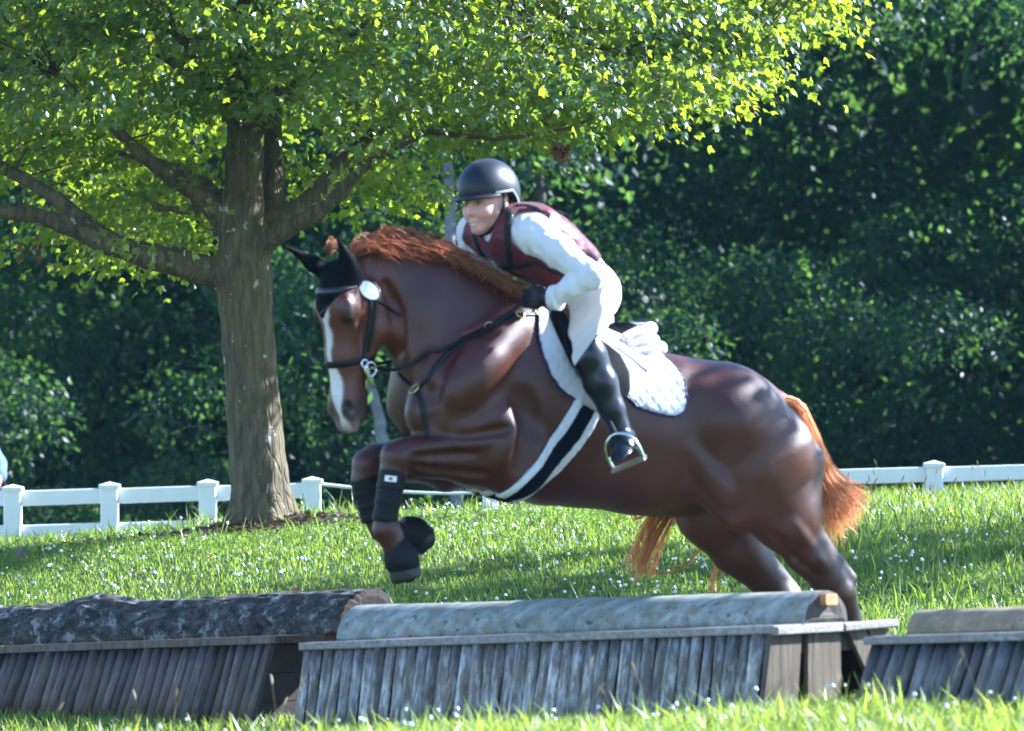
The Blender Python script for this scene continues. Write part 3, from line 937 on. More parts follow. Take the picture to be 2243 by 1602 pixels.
def lobes(nl, X, Y, Z, R, per, size):
    """rounded leaf masses: dense on top and outside, open below, so light and dark heaps form"""
    V, F, n = [], [], 0
    for _ in range(nl):
        c = np.array([rng.uniform(*X), rng.uniform(*Y), rng.uniform(*Z)]); r = rng.uniform(*R)
        d = rdir(per); d[:, 2] = np.where((d[:, 2] < -.25) & (rng.random(per) < .8), -d[:, 2], d[:, 2])
        lump = 1 + .28*vnoise(d + c, 2.3, 7)
        pos = c + d*(r*lump*rng.uniform(.72, 1.06, per))[:, None]*np.array([1.15, .9, .8]) + rng.normal(size=(per, 3))*.05
        pos[:, 2] = np.maximum(pos[:, 2], gz(pos[:, 0], pos[:, 1]) + .02)
        v, f = leaves(pos, d*.5 + rdir(per)*.7 + np.array([0, 0, -.6]), d*.7 + rdir(per)*.6 + np.array([0, 0, .5]), rng.uniform(*size, per), WL, WF)
        V.append(v); F.append(f + n); n += len(v)
    return np.concatenate(V), np.concatenate(F)
mb.add(*lobes(46, (-6.2, 7.0), (23.8, 26.5), (-.2, 5.0), (.40, .80), 1300, (.045, .085)))
mb.add(*lobes(60, (-6.8, 7.8), (27.0, 30.0), (-.3, 5.6), (.50, .95), 1000, (.06, .10)))
mb.add(*lobes(70, (-7.4, 8.6), (30.5, 34.0), (-.3, 6.0), (.6, 1.1), 700, (.08, .14)))
mb.add(*wood_mass(700, 16, (-8, 15), (27, 36), (4.6, 6.6), (.2, .36), .55, 51, -.35))
mb.add(*wood_mass(700, 18, (8.5, 17), (25, 34), (0, 6.5), (.25, .45), .6, 55, -.6))
mb.add(*wood_mass(2000, 14, (-10, 13), (34, 42), (-.3, 8.5), (.25, .45), .7, 61, -1.2))
mb.add(*wood_mass(1600, 14, (-15, 16), (43, 50), (-.3, 9.5), (.8, 1.3), .8, 71, -1.5))
single('woodland', *mb.out(), M_WOOD, (0, 25, float(gz(0, 25))), 'dense dark green woodland foliage filling the view behind the fence', 'woodland', 'stuff', False)
M_PALE = simple('pale_grey_trunk', (.17, .17, .18), .85, .3, 9, .5, 40)
M_DTRUNK = simple('dark_trunk_bark', (.055, .045, .038), .9, .4, 9, .6, 40)
def woodtree(label, pts, mat, Y, crown_c=None, cr=1.0):
    g = [P(a, b, Y + dy) for a, b, r, dy in pts]
    rr = [r*(20 + Y)/FPX for a, b, r, dy in pts]
    root = thing('woodland_tree', label, 'tree', (g[0][0], g[0][1], g[0][2]), 'trees at the edge of the wood')
    n = 26
    pp = spline(g, n); pp[1:-1] += rng.normal(size=(n-2, 3))*.012
    V, F = tube(pp, np.interp(np.linspace(0, 1, n), np.linspace(0, 1, len(rr)), rr), 10)
    part('trunk', V, F, mat, root)
    nb = 1300
    c = pp[-1]
    b = c + rng.normal(size=(nb, 3))*np.array([.5, .5, .42])*cr
    V, F = leaves(b, rdir(nb) + np.array([0, -.2, -.7]), rdir(nb)*.8 + np.array([0, 0, .9]), rng.uniform(.07, .13, nb), WL, WF)
    part('crown', V, F, M_WOOD, root, False)
    return root
gy = 23.6
woodtree('pale grey trunk standing just left of the rider helmet', [(1000, 1150, 15, 0), (996, 900, 14, 0), (992, 640, 13, 0), (985, 460, 12, 0), (975, 300, 11, 0), (960, 100, 9, 0)], M_PALE, gy)
woodtree('pale leaning trunk seen between the horse chin and chest', [(866, 1150, 20, 0), (850, 1010, 17, 0), (825, 900, 12, 0), (790, 780, 9, 0), (730, 690, 6, .1)], M_PALE, gy - .2, cr=.6)
woodtree('dark trunk rising behind the rider back', [(1190, 1130, 13, 0), (1192, 700, 12, 0), (1186, 430, 10, 0), (1180, 250, 9, 0)], M_DTRUNK, gy + .3)
def branch(label, pts, r, Y, mat=M_PALE):
    g = spline([P(a, b, Y) for a, b in pts], 12); g[1:-1] += rng.normal(size=(10, 3))*.02
    V, F = tube(g, np.linspace(r*.7, r*.2, 12), 7)
    single('dead_branch', V, F, mat, g[0], label, 'branch')
branch('pale bare branch slanting behind the horse forehead', [(700, 800), (670, 760), (630, 725), (590, 690)], .028, gy - .3)
branch('grey bare branch arching low left of the maple trunk', [(260, 930), (330, 912), (400, 930), (490, 960)], .014, gy - .3, M_DTRUNK)

# ------------------------------------------------------------------ two more maples just outside the picture whose leaves dapple the horse and the bank
def offtree(label, trunk, c, r, nclump, per, seed):
    root = thing('maple_tree', label, 'tree', (trunk[0], trunk[1], float(gz(*trunk))))
    q = rdir(nclump)*(rng.random((nclump, 1))**.38)
    cl = np.array(c) + q*np.array(r)
    b = np.repeat(cl, per, 0)
    n2 = len(b)
    pos = b + rng.normal(size=b.shape)*np.array([.17, .17, .12])
    V, F = leaves(pos, rdir(n2) + np.array([0, 0, -.5]), rdir(n2)*.8 + np.array([.6, .35, .5]), rng.uniform(.09, .14, n2), MAPLE, MAPF)
    part('crown', V, F, M_MAPLE, root, False)
    t0 = np.array([trunk[0], trunk[1], 0.0])
    f2 = Field(t0 - np.array([2.4, 2.4, 0]), t0 + np.array([2.4, 2.4, 5.4]), .045)
    top = np.array([trunk[0], trunk[1], c[2]])
    f2.chain([(t0, .20), (t0 + np.array([-.04, 0, 1.2]), .16), (t0 + np.array([-.06, .02, 2.6]), .13), (top, .06)], .05)
    for a in range(6):
        e = top + np.array([math.cos(a*1.05)*1.9, math.sin(a*1.05)*1.9, random.uniform(-.2, .5)])
        f2.cone(t0 + np.array([-.06, .02, 2.4]), e, .08, .025, .08)
    part('trunk', *f2.mesh(2), M_BARK, root)
offtree('maple standing outside the picture on the right, dappling the horse', (6.4, 2.6), (5.2, 1.9, 4.1), (2.2, 1.6, .55), 13, 40, 1)
offtree('maple standing outside the picture on the right, shading the bank', (8.0, 8.4), (7.7, 7.9, 4.6), (2.2, 1.7, 1.3), 75, 36, 2)

# ------------------------------------------------------------------ the horse
t = NT('chestnut_coat')
at = t.n('VertexColor', layer_name='coat')
v = t.coords()
vs = t.coords('Object', (1, 1, 3))
f = t.noise(vs, 60, 4, .6); f2 = t.noise(v, 4, 4)
m1 = t.ramp(f, [(.3, (.86, .86, .86)), (.7, (1.12, 1.12, 1.12))])
m2 = t.ramp(f2, [(.3, (.82, .82, .82)), (.7, (1.15, 1.15, 1.15))])
t.color(t.mix(1, t.mix(1, at.outputs['Color'], m1, 'MULTIPLY'), m2, 'MULTIPLY'))
t.set(Roughness=.41, Specular_IOR_Level=.46, Coat_Weight=.06, Coat_Roughness=.28)
vh = t.coords('Object', (1, 1, .25))
t.bump(t.mix(.25, t.noise(vh, 240, 4, .75), t.noise(v, 30, 4, .6)), .45, .006)
M_COAT = t.m

bf = Field((-1.02, -.85, -.02), (1.62, 1.02, 2.02), .0085)
def hc(lst, k=.04, lat=True):
    bf.chain([(H(a, b, vv), r*PX, sc) for a, b, vv, r, sc in lst], k, Vh if lat else None)
# trunk of the body
hc([(985, 835, .0, 132, .92), (1125, 862, 0, 190, .80), (1265, 917, 0, 190, .90), (1395, 946, 0, 178, .95), (1500, 950, 0, 160, .95), (1590, 955, 0, 154, .92)], .05)
hc([(1150, 705, 0, 58, .55), (1235, 735, 0, 55, .6), (1330, 790, 0, 62, .8)], .06)         # withers
hc([(1480, 872, -.10, 86, 1), (1570, 895, -.12, 98, 1)], .05); hc([(1440, 872, .10, 86, 1), (1525, 895, .12, 98, 1)], .05)   # loin
# quarters: near, far
hc([(1590, 925, -.14, 128, 1), (1672, 1000, -.14, 112, 1), (1702, 1075, -.14, 90, 1)], .04)
hc([(1540, 925, .14, 128, 1), (1622, 1000, .14, 112, 1), (1640, 1060, .14, 90, 1)], .04)
hc([(1640, 868, 0, 44, 1), (1698, 884, 0, 26, 1)], .04)
# point of hip
bf.ell(H(1548, 868, -.24), (.06, .035, .05), [Uh, Vh, (0, 0, 1)], .05)
# near hind leg
hc([(1640, 1030, -.17, 112, .95), (1718, 1128, -.17, 78, .9), (1770, 1208, -.17, 50, .85), (1815, 1268, -.17, 40, .9)], .03)
hc([(1815, 1268, -.17, 36, .9), (1838, 1300, -.17, 37, .85), (1862, 1360, -.16, 27, .9), (1892, 1440, -.16, 23, .9), (1904, 1470, -.16, 29, 1), (1896, 1505, -.16, 24, 1)], .015)
hc([(1800, 1185, -.17, 14, 1), (1862, 1268, -.17, 17, 1)], .022)      # hock tendon and point
hc([(1560, 1040, -.19, 66, .8), (1618, 1105, -.19, 60, .8)], .05)      # stifle
hc([(1770, 1010, -.17, 40, .9), (1758, 1110, -.18, 38, .9)], .04)       # back of the thigh
# far hind leg
hc([(1545, 1045, .15, 100, .9), (1563, 1120, .15, 84, .9), (1612, 1200, .15, 58, .85), (1680, 1270, .15, 42, .9)], .03)
hc([(1680, 1270, .15, 40, .9), (1722, 1322, .15, 38, .85), (1752, 1385, .15, 27, .9), (1785, 1465, .15, 23, .9), (1797, 1495, .15, 29, 1), (1790, 1525, .15, 24, 1)], .015)
hc([(1655, 1190, .15, 14, 1), (1738, 1295, .15, 16, 1)], .022)
# sheath shadow region
hc([(1440, 1085, 0, 42, .8), (1500, 1095, 0, 40, .8)], .05)
# chest, shoulder
hc([(1120, 735, -.12, 84, .7), (1035, 830, -.17, 92, .75), (955, 905, -.165, 66, .9)], .045)
hc([(1075, 735, .12, 84, .7), (985, 830, .16, 92, .75), (905, 885, .125, 55, .9)], .045)
hc([(955, 905, -.15, 62, .9), (1040, 945, -.18, 88, .7), (1120, 985, -.20, 92, .65)], .035)   # upper arm, triceps
hc([(908, 885, .13, 56, 1), (1000, 950, .16, 80, .8), (1070, 990, .18, 80, .7)], .04)
hc([(905, 860, .07, 50, 1), (915, 925, .07, 42, 1)], .035)
hc([(968, 880, -.05, 56, 1), (985, 945, -.06, 50, 1)], .03)
hc([(1020, 1010, 0, 55, 1), (1180, 1045, 0, 60, 1.3)], .05)               # breast bone
# near foreleg
hc([(1110, 1005, -.19, 78, .75), (1035, 1000, -.185, 62, .78), (935, 998, -.18, 46, .85), (885, 998, -.18, 35, .95)], .03)
hc([(890, 985, -.18, 27, 1), (868, 1000, -.18, 33, 1), (860, 1038, -.18, 28, .95), (855, 1065, -.18, 25, .9), (845, 1130, -.18, 23, .9), (846, 1160, -.18, 29, 1), (866, 1200, -.18, 25, 1), (876, 1222, -.18, 31, 1)], .014)
hc([(1060, 960, -.225, 22, 1), (920, 985, -.205, 18, 1)], .03)
# far foreleg
hc([(1060, 1000, .17, 74, .75), (985, 1012, .165, 58, .8), (880, 1008, .16, 44, .85), (822, 1008, .16, 36, .95)], .03)
hc([(825, 1000, .16, 28, 1), (806, 1018, .16, 34, 1), (798, 1050, .16, 28, .95), (806, 1092, .16, 24, .9), (824, 1140, .16, 23, .9), (838, 1160, .16, 28, 1), (874, 1166, .16, 25, 1), (896, 1168, .16, 30, 1)], .014)
hc([(960, 1030, .165, 38, .8), (975, 1050, .165, 28, .8)], .02)
# neck
NV = [(1095, 815, 0, 160, .66), (1010, 738, -.01, 140, .62), (930, 675, -.02, 122, .56), (864, 634, -.030, 98, .47), (806, 606, -.045, 68, .55)]
hc(NV, .05)
hc([(930, 700, -.10, 66, .5), (1010, 790, -.14, 60, .5), (985, 850, -.14, 40, .6)], .05)      # lower neck muscle
# furrows: behind the shoulder, in front of it, between chest and arm, flank, jugular groove
def sv(px, py):
    """depth of the near surface of the body at that place"""
    for v_ in np.arange(-.45, .3, .004):
        p_ = np.round((H(px, py, v_) - bf.lo)/bf.h).astype(int)
        if (p_ >= 0).all() and (p_ < bf.n).all() and bf.D[tuple(p_)] < 0: return v_
    return None
def furrow(pts, r, depth, k=.03, op='sub'):
    q = []
    for a, b in spline(pts, 3*len(pts)):
        v_ = sv(a, b)
        if v_ is not None: q.append(H(a, b, v_ - (r - depth*.62) if op == 'sub' else v_ + (r - depth)))
    for a, b in zip(q[:-1], q[1:]):
        if np.linalg.norm(b - a) < .12: bf.cone(a, b, r, r, k, op=op)
ridge = lambda pts, r, h_, k=.04: furrow(pts, r, h_*.55, k, 'add')
ridge([(845, 690), (910, 770), (985, 850)], .05, .012, .05)
ridge([(1125, 720), (1070, 790), (1010, 870)], .05, .007, .06)
ridge([(1075, 890), (1110, 950), (1100, 1005)], .05, .012, .05)
ridge([(1060, 968), (985, 975), (915, 985)], .022, .008, .025)
ridge([(1505, 985), (1560, 1045), (1600, 1090)], .03, .010, .04)
ridge([(1735, 1150), (1770, 1200), (1795, 1240)], .022, .008, .03)
furrow([(1000, 745), (965, 800), (945, 870), (945, 935)], .022, .012, .035)
furrow([(1150, 870), (1165, 950), (1150, 1030)], .030, .010, .05)
furrow([(1010, 955), (1070, 948), (1110, 940)], .016, .009, .02)
furrow([(905, 1024), (990, 1036), (1060, 1040)], .014, .007, .02)
furrow([(1040, 995), (960, 998), (910, 1002)], .012, .005, .015)
furrow([(1690, 1170), (1740, 1225), (1780, 1262)], .014, .006, .02)
# head
AH = math.radians(39)
Nh0 = np.array([-math.cos(AH), -math.sin(AH), 0]); Dh0 = np.array([0, 0, -1.0]); Sh = np.array([math.sin(AH), -math.cos(AH), 0])
TL = math.radians(8)
Dh = Dh0*math.cos(TL) - Nh0*math.sin(TL); Nh = Nh0*math.cos(TL) + Dh0*math.sin(TL)
HO = H(695, 588, -.135)
def hp(t, n, s=0): return HO + t*Dh + n*Nh + s*Sh
def tns(x, y, z):
    X, Y, Z = x - HO[0], y - HO[1], z - HO[2]
    return [X*a[0] + Y*a[1] + Z*a[2] for a in (Dh, Nh, Sh)]
bf.cone(hp(.062, -.115), hp(.16, -.098), .080, .092, .03, Sh, 1.02)
bf.cone(hp(.15, -.095), hp(.34, -.072), .090, .064, .03, Sh, .86)
bf.cone(hp(.34, -.072), hp(.49, -.064), .064, .054, .03, Sh, .88)
bf.cone(hp(.49, -.064), hp(.575, -.066), .054, .052, .03, Sh, .98)
for s in (-1, 1):
    bf.cone(hp(.14, -.195, .045*s), hp(.25, -.20, .042*s), .070, .066, .03, Sh, .72)
    bf.cone(hp(.25, -.195, .042*s), hp(.40, -.115, .022*s), .060, .038, .03, Sh, .75)
    bf.ell(hp(.155, -.055, .086*s), (.042, .026, .022), [Dh, Nh, Sh], .025)            # brow over the eye
    bf.ell(hp(.180, -.052, .090*s), (.030, .022, .016), [Dh, Nh, Sh], .012)            # lid
    bf.cone(hp(.23, -.085, .074*s), hp(.34, -.088, .052*s), .011, .007, .025)           # facial crest
    bf.ell(hp(.525, -.036, .040*s), (.040, .030, .022), [Dh, Nh, Sh], .02)             # nostril wing
    bf.ell(hp(.522, -.030, .064*s), (.030, .017, .022), [Dh, norm(Nh + .35*Dh), Sh], .008, 'sub')
    bf.cone(hp(.485, -.112, .055*s), hp(.595, -.098, .040*s), .004, .004, .008, op='sub')
bf.cone(hp(.40, -.115), hp(.545, -.112), .040, .034, .03)
bf.ell(hp(.565, -.108), (.030, .032, .036), [Dh, Nh, Sh], .015)                       # chin and lower lip
bf.ell(hp(.597, -.066), (.020, .036, .042), [Dh, Nh, Sh], .02)
furrow([(846, 625), (868, 680), (876, 725), (868, 765), (850, 795)], .024, .026, .02)
HV, HF = bf.mesh(2)
hroot_loc = (H(1400, 1200, 0)[0], H(1400, 1200, 0)[1], float(gz(H(1400, 1200, 0)[0], H(1400, 1200, 0)[1])))
horse = thing('horse', 'chestnut horse with a white blaze leaping over the coop jump', 'horse', hroot_loc)
hbody = part('body', HV, HF, M_COAT, horse)
# the coat's markings, with nostrils and eye surrounds darkened
tt, nn, ss = tns(HV[:, 0], HV[:, 1], HV[:, 2])
base = np.tile(np.array([.058, .0125, .0055]), (len(HV), 1))
uu = HV @ Uh; vv = HV @ Vh; zz = HV[:, 2]
nz = vnoise(HV, 5, 5)[:, None]*.5 + .5
base = base*(.85 + .3*nz)
def blendc(c, w): 
    global base
    w = np.clip(w, 0, 1)[:, None]; base = base*(1 - w) + np.array(c)*w
leg = sstep(.85, .55, zz)*(np.abs(vv) > .07)
blendc((.030, .0070, .0040), leg*.75)
hd = (tt > -.1) & (tt < .66) & (nn > -.30) & (np.abs(ss) < .16)
hd = hd & (np.linalg.norm(HV - hp(.3, -.12), axis=1) < .40)
blendc((.088, .022, .0085), hd*1.0*(tt < .5))
wig = vnoise(HV, 26, 8)*.006
half = 1.0*np.interp(tt, [.10, .14, .18, .22, .34, .42, .50, .55, .62], [.018, .028, .025, .011, .012, .021, .017, .013, .014]) + wig
shift = np.interp(tt, [.1, .3, .42, .5, .6], [.010, .008, .014, .020, .030])
bl = hd & (nn > -.075) & (tt > .08)
blendc((.62, .57, .55), bl*sstep(.006, -.004, np.abs(ss - shift) - half))
mz = hd*sstep(.46, .56, tt)*(1 - bl*sstep(.006, -.004, np.abs(ss - shift) - half))
blendc((.085, .055, .050), mz*.75)
blendc((.30, .20, .18), hd*sstep(.565, .60, tt)*(nn > -.08)*.6)
for s in (-1, 1):
    dn = np.linalg.norm(HV - hp(.524, -.026, .060*s), axis=1)
    blendc((.012, .009, .009), sstep(.030, .018, dn))
    de = np.linalg.norm((HV - hp(.187, -.055, .105*s)), axis=1)
    blendc((.020, .008, .006), sstep(.062, .030, de)*.85)
sock = (zz < .63) & (uu > 1.0)
blendc((.60, .55, .52), sock*sstep(.42, .30, zz))
point_color(hbody, 'coat', base)
BVH = BVHTree.FromPolygons([tuple(x) for x in HV], HF.tolist())
CAM = np.array([0, CAMY, CAMZ])
def cast(px, py, bvh=None, fallback=None):
    d = norm(P(px, py, 0) - CAM)
    r = (bvh or BVH).ray_cast(Vector(CAM), Vector(d))
    if r[0] is None: return fallback
    return np.array(r[0]), np.array(r[1])
def on_surface(pxs, n, bvh=None, sm=2):
    pts, nr = [], []
    for a, b in spline(pxs, n):
        h = cast(a, b, bvh)
        if h is None: continue
        pts.append(h[0]); nr.append(h[1])
    pts = np.array(pts); nr = np.array(nr)
    for _ in range(sm):
        nr[1:-1] = (nr[:-2] + 2*nr[1:-1] + nr[2:])/4
        pts[1:-1] = (pts[:-2] + 2*pts[1:-1] + pts[2:])/4
    return pts, norm(nr)
def around(c, a1, a2, n=48, R=.6, bvh=None, t0=0, t1=2*math.pi, closed=True):
    pts, nr = [], []
    for th in np.linspace(t0, t1, n, endpoint=not closed):
        d = norm(a1)*math.cos(th) + norm(a2)*math.sin(th)
        r = (bvh or BVH).ray_cast(Vector(c + d*R), Vector(-d))
        if r[0] is None: continue
        pts.append(np.array(r[0])); nr.append(np.array(r[1]))
    return np.array(pts), np.array(nr)

# eyes
M_EYE = simple('horse_eye', (.008, .005, .004), .25, .2, 30, 0)
for s in (-1, 1):
    part('eye', *ball(hp(.192, -.053, .094*s), (.017, .012, .012), [Dh, Nh, Sh]), M_EYE, horse)
# hooves
M_HOOF = simple('horn_hoof', (.014, .012, .011), .5, .4, 20, .2, 60)
M_SHOE = simple('steel', (.55, .55, .56), .3, .1, 40, .05, metal=1)
def hoof(a, b, ra, rb, name='hoof', mat=M_HOOF):
    f_ = Field(np.minimum(a, b) - .12, np.maximum(a, b) + .12, .005)
    f_.cone(a, b, ra, rb, .01)
    d = norm(b - a)
    f_.clip(lambda x, y, z: (x - b[0])*d[0] + (y - b[1])*d[1] + (z - b[2])*d[2] - rb*.35)
    return part(name, *f_.mesh(2), mat, horse)
hoof(H(872, 1215, -.18), H(888, 1258, -.18), .046, .060)
hoof(H(890, 1166, .16), H(926, 1182, .16), .046, .060)
for a in ((1897, 1500, -.16), (1790, 1522, .15)):
    p = H(*a); q = p + np.array([-.035, 0, -.055]); q[2] = max(q[2], float(gz(q[0], q[1])) + .02)
    hoof(p, q, .045, .060)

# mane and tail
def strands(curves, r0, r1, k=3):
    """curves (n, m, 3) as thin tapering tubes"""
    C = np.asarray(curves); n, m, _ = C.shape
    T = norm(np.gradient(C, axis=1)); up = norm(rng.normal(size=(n, 1, 3))); S = norm(np.cross(T, up)); N = np.cross(S, T)
    r = np.asarray(r0).reshape(-1, 1)*(1 - np.linspace(0, 1, m)**2)[None] + r1
    V = np.stack([C + (np.cos(a)*S + np.sin(a)*N)*r[..., None] for a in np.linspace(0, 2*np.pi, k, endpoint=False)], 2)
    b = np.arange(n)[:, None, None]*m*k; i = np.arange(m-1)[None, :, None]*k; j = np.arange(k)[None, None, :]
    a0 = b + i + j; a1 = b + i + (j + 1) % k
    F = np.stack([a0, a1, a1 + k, a0 + k], -1).reshape(-1, 4)
    return V.reshape(-1, 3), F
def hairmat(name, c0, c1):
    t = NT(name)
    g = t.n('NewGeometry')
    col = t.ramp(g.outputs['Random Per Island'], [(0, c0), (1, c1)])
    t.color(col); t.set(Roughness=.36, Specular_IOR_Level=.5)
    tr = t.n('BsdfTranslucent'); t.l(t.mix(1, col, (1.6, 1.3, 1.1), 'MULTIPLY'), tr.inputs[0])
    mx = t.n('MixShader'); mx.inputs[0].default_value = .45
    t.l(t.b.outputs[0], mx.inputs[1]); t.l(tr.outputs[0], mx.inputs[2]); t.l(mx.outputs[0], t.o.inputs[0])
    return t.m
M_MANE = hairmat('red_mane_hair', (.22, .075, .030), (.58, .28, .13))
M_TAIL = hairmat('orange_tail_hair', (.52, .25, .085), (.94, .66, .34))
crest = [(752, 560), (800, 540), (870, 540), (940, 556), (1010, 582), (1080, 615), (1150, 650), (1200, 672)]
cs = []
n = 1900
s = rng.random(n)**1.15*len(crest); s = np.clip(s, 0, len(crest) - 1.001)
cp = spline(crest, 400)[(s/(len(crest)-1)*399).astype(int)]
for (a, b), sv in zip(cp, s/(len(crest) - 1)):
    lock = .65 + .25*math.sin(a*.11) + .2*math.sin(a*.047) + .5*rng.random()
    p0 = H(a, b + 16, rng.normal(-.03 - .04*(1 - sv), .018))
    ln = (.14 + .14*rng.random())*(1 - .40*sv)
    rise = (.050*lock*(1 - sv)**1.2 + .012)*rng.uniform(.3, 1.25) if sv < .5 else .012*rng.random() + .006
    side = rng.normal(-.02, .045)
    e = p0 + Uh*ln*rng.uniform(.55, 1.0) + Vh*side + np.array([0, 0, rise*rng.uniform(.4, 1.3) - .40*ln*sv - .010])
    m_ = p0 + Uh*ln*.30 + Vh*side*.5 + np.array([0, 0, rise*1.15 + .012])
    cs.append(spline([p0, m_, (m_ + e)/2 + np.array([0, 0, .012]) + rng.normal(size=3)*.008, e + rng.normal(size=3)*.020], 9))
part('mane', *strands(cs, .0016, .0005), M_MANE, horse)
# forelock poking through behind the ears
cs = [spline([H(722, 548, -.10) + rng.normal(size=3)*.008, H(726, 535, -.10) + rng.normal(size=3)*.012, H(738 + rng.normal()*8, 545, -.08)], 6) for _ in range(60)]
mb = MB(); mb.add(*strands(cs, .002, .0006)); part('forelock', *mb.out(), M_MANE, horse)
G = [[(1690, 874), (1745, 878), (1785, 950), (1818, 1040), (1868, 1085), (1892, 1120)],
     [(1692, 878), (1752, 900), (1790, 1000), (1822, 1070), (1855, 1120), (1862, 1175)],
     [(1694, 882), (1745, 915), (1780, 1010), (1802, 1080), (1818, 1140), (1832, 1195)],
     [(1696, 886), (1735, 925), (1772, 1020), (1788, 1080), (1798, 1125), (1806, 1158)],
     [(1692, 872), (1755, 886), (1796, 975), (1832, 1045), (1885, 1082), (1897, 1105)]]
cs = []
for _ in range(1250):
    i = rng.integers(0, len(G)); j = rng.integers(0, len(G)); w = rng.random()*.6
    g = np.array(G[i])*(1 - w) + np.array(G[j])*w
    vj = rng.normal(0, .022)
    fr = np.linspace(.12, 1, len(g))
    L = rng.uniform(.72, 1.0)
    pts = [H(a + rng.normal()*(2 + 12*f_**3), b + rng.normal()*(2 + 14*f_**3), .0 + vj*(.4 + 2.6*f_)) for (a, b), f_ in zip(g, fr)]
    c = spline(pts, 16)
    c = spline(c, 40)[:int(40*L)]
    c = c[np.linspace(0, len(c)-1, 14).astype(int)]
    cs.append(c)
G2 = [[(1620, 1060), (1480, 1095), (1425, 1150), (1402, 1215), (1388, 1240)], [(1620, 1060), (1500, 1100), (1445, 1170), (1415, 1240), (1405, 1262)],
      [(1620, 1060), (1480, 1090), (1400, 1135), (1385, 1125), (1383, 1110)], [(1630, 1080), (1560, 1170), (1500, 1240), (1430, 1255), (1385, 1215)],
      [(1630, 1080), (1590, 1190), (1562, 1262), (1555, 1300), (1545, 1318)], [(1630, 1080), (1600, 1200), (1575, 1270), (1572, 1310), (1570, 1330)]]
for _ in range(170):
    i = rng.choice(len(G2), p=[.40, .34, .06, .04, .09, .07]); g = np.array(G2[i])
    sp_ = 17 if i < 2 else 3.5
    off = rng.normal(size=2)*sp_
    pts = [H(a + off[0]*f_ + rng.normal()*1.5, b + off[1]*f_*.4 + rng.normal()*1.5, .30 + rng.normal()*.01) for (a, b), f_ in zip(g, np.linspace(.2, 1, len(g)))]
    cs.append(spline(pts, 14))
part('tail', *strands(np.array(cs), .0014, .0005), M_TAIL, horse)
part('tail_dock', *tube(spline([H(1668, 866, 0), H(1705, 876, 0), H(1738, 900, 0), H(1762, 950, 0)], 12), np.linspace(.045, .016, 12), 10), M_COAT, horse)
dk = bpy.data.objects['tail_dock']; point_color(dk, 'coat', np.tile(np.array([.17, .06, .025]), (len(dk.data.vertices), 1)))

# ------------------------------------------------------------------ tack
M_BLACK = simple('black_leather', (.0045, .0045, .006), .42, .3, 40, .15, 120, spec=.3)
M_BLACKCLOTH = simple('black_bonnet_cloth', (.0025, .003, .0045), .9, .3, 60, .3, 260, .002, spec=.12)
M_GREYTRIM = simple('grey_piping', (.03, .04, .045), .7, .1, 40, 0)
M_STEEL = simple('polished_steel', (.62, .63, .65), .18, .05, 40, 0, metal=1)
M_BRASS = simple('brass', (.62, .46, .20), .3, .1, 40, 0, metal=1)
M_NEO = simple('black_neoprene', (.0045, .006, .008), .6, .3, 70, .35, 300, .002, spec=.25)
# ear bonnet
fb = Field(hp(.08, -.1) - np.array([.3, .3, .36]), hp(.08, -.1) + np.array([.3, .3, .30]), .005)
fb.cone(hp(.060, -.115), hp(.16, -.098), .087, .099, .03, Sh, 1.02)
fb.cone(hp(.15, -.095), hp(.34, -.072), .097, .071, .03, Sh, .86)
def bonnet(x, y, z):
    t_, n_, s_ = tns(x, y, z)
    return np.maximum(np.maximum(t_ - (.192 - 1.35*np.abs(s_)).clip(.055, .19), -(n_ + .15)), -(t_ + .10))
fb.clip(bonnet)
nb, nt = hp(.038, -.118, .058), H(739, 522, -.175)
fbx, ft = hp(.038, -.105, -.058), H(621, 538, -.10)
for b_, t_ in ((nb, nt), (fbx, ft)):
    m_ = b_*.62 + t_*.38
    ax_ = norm(np.cross(norm(t_ - b_), norm(CAM - b_) + .35*Sh))
    fb.cone(b_, m_, .030, .033, .018); fb.cone(m_, t_, .031, .004, .01)
for b_, t_ in ((nb, nt), (fbx, ft)):      # hollow of the ear, open to the front
    m_ = b_*.62 + t_*.38 + Nh*.026; e_ = b_*.25 + t_*.75 + Nh*.014
    fb.cone(m_, e_, .014, .006, .010, op='sub')
bon = single('ear_bonnet', *fb.mesh(2), M_BLACKCLOTH, hp(0, -.1), 'black fly bonnet covering both ears and the forehead of the horse', 'ear bonnet')
ORG[bon] = hp(0, -.1)
pts, nr = on_surface([(672, 648), (676, 672), (688, 690), (706, 684), (722, 668), (752, 646), (775, 634)], 26, BVHTree.FromPolygons([tuple(x) for x in fb.mesh(0)[0]], fb.mesh(0)[1].tolist()))
if len(pts) > 4: part('piping', *ribbon(pts, nr, .007, .003), M_GREYTRIM, bon)
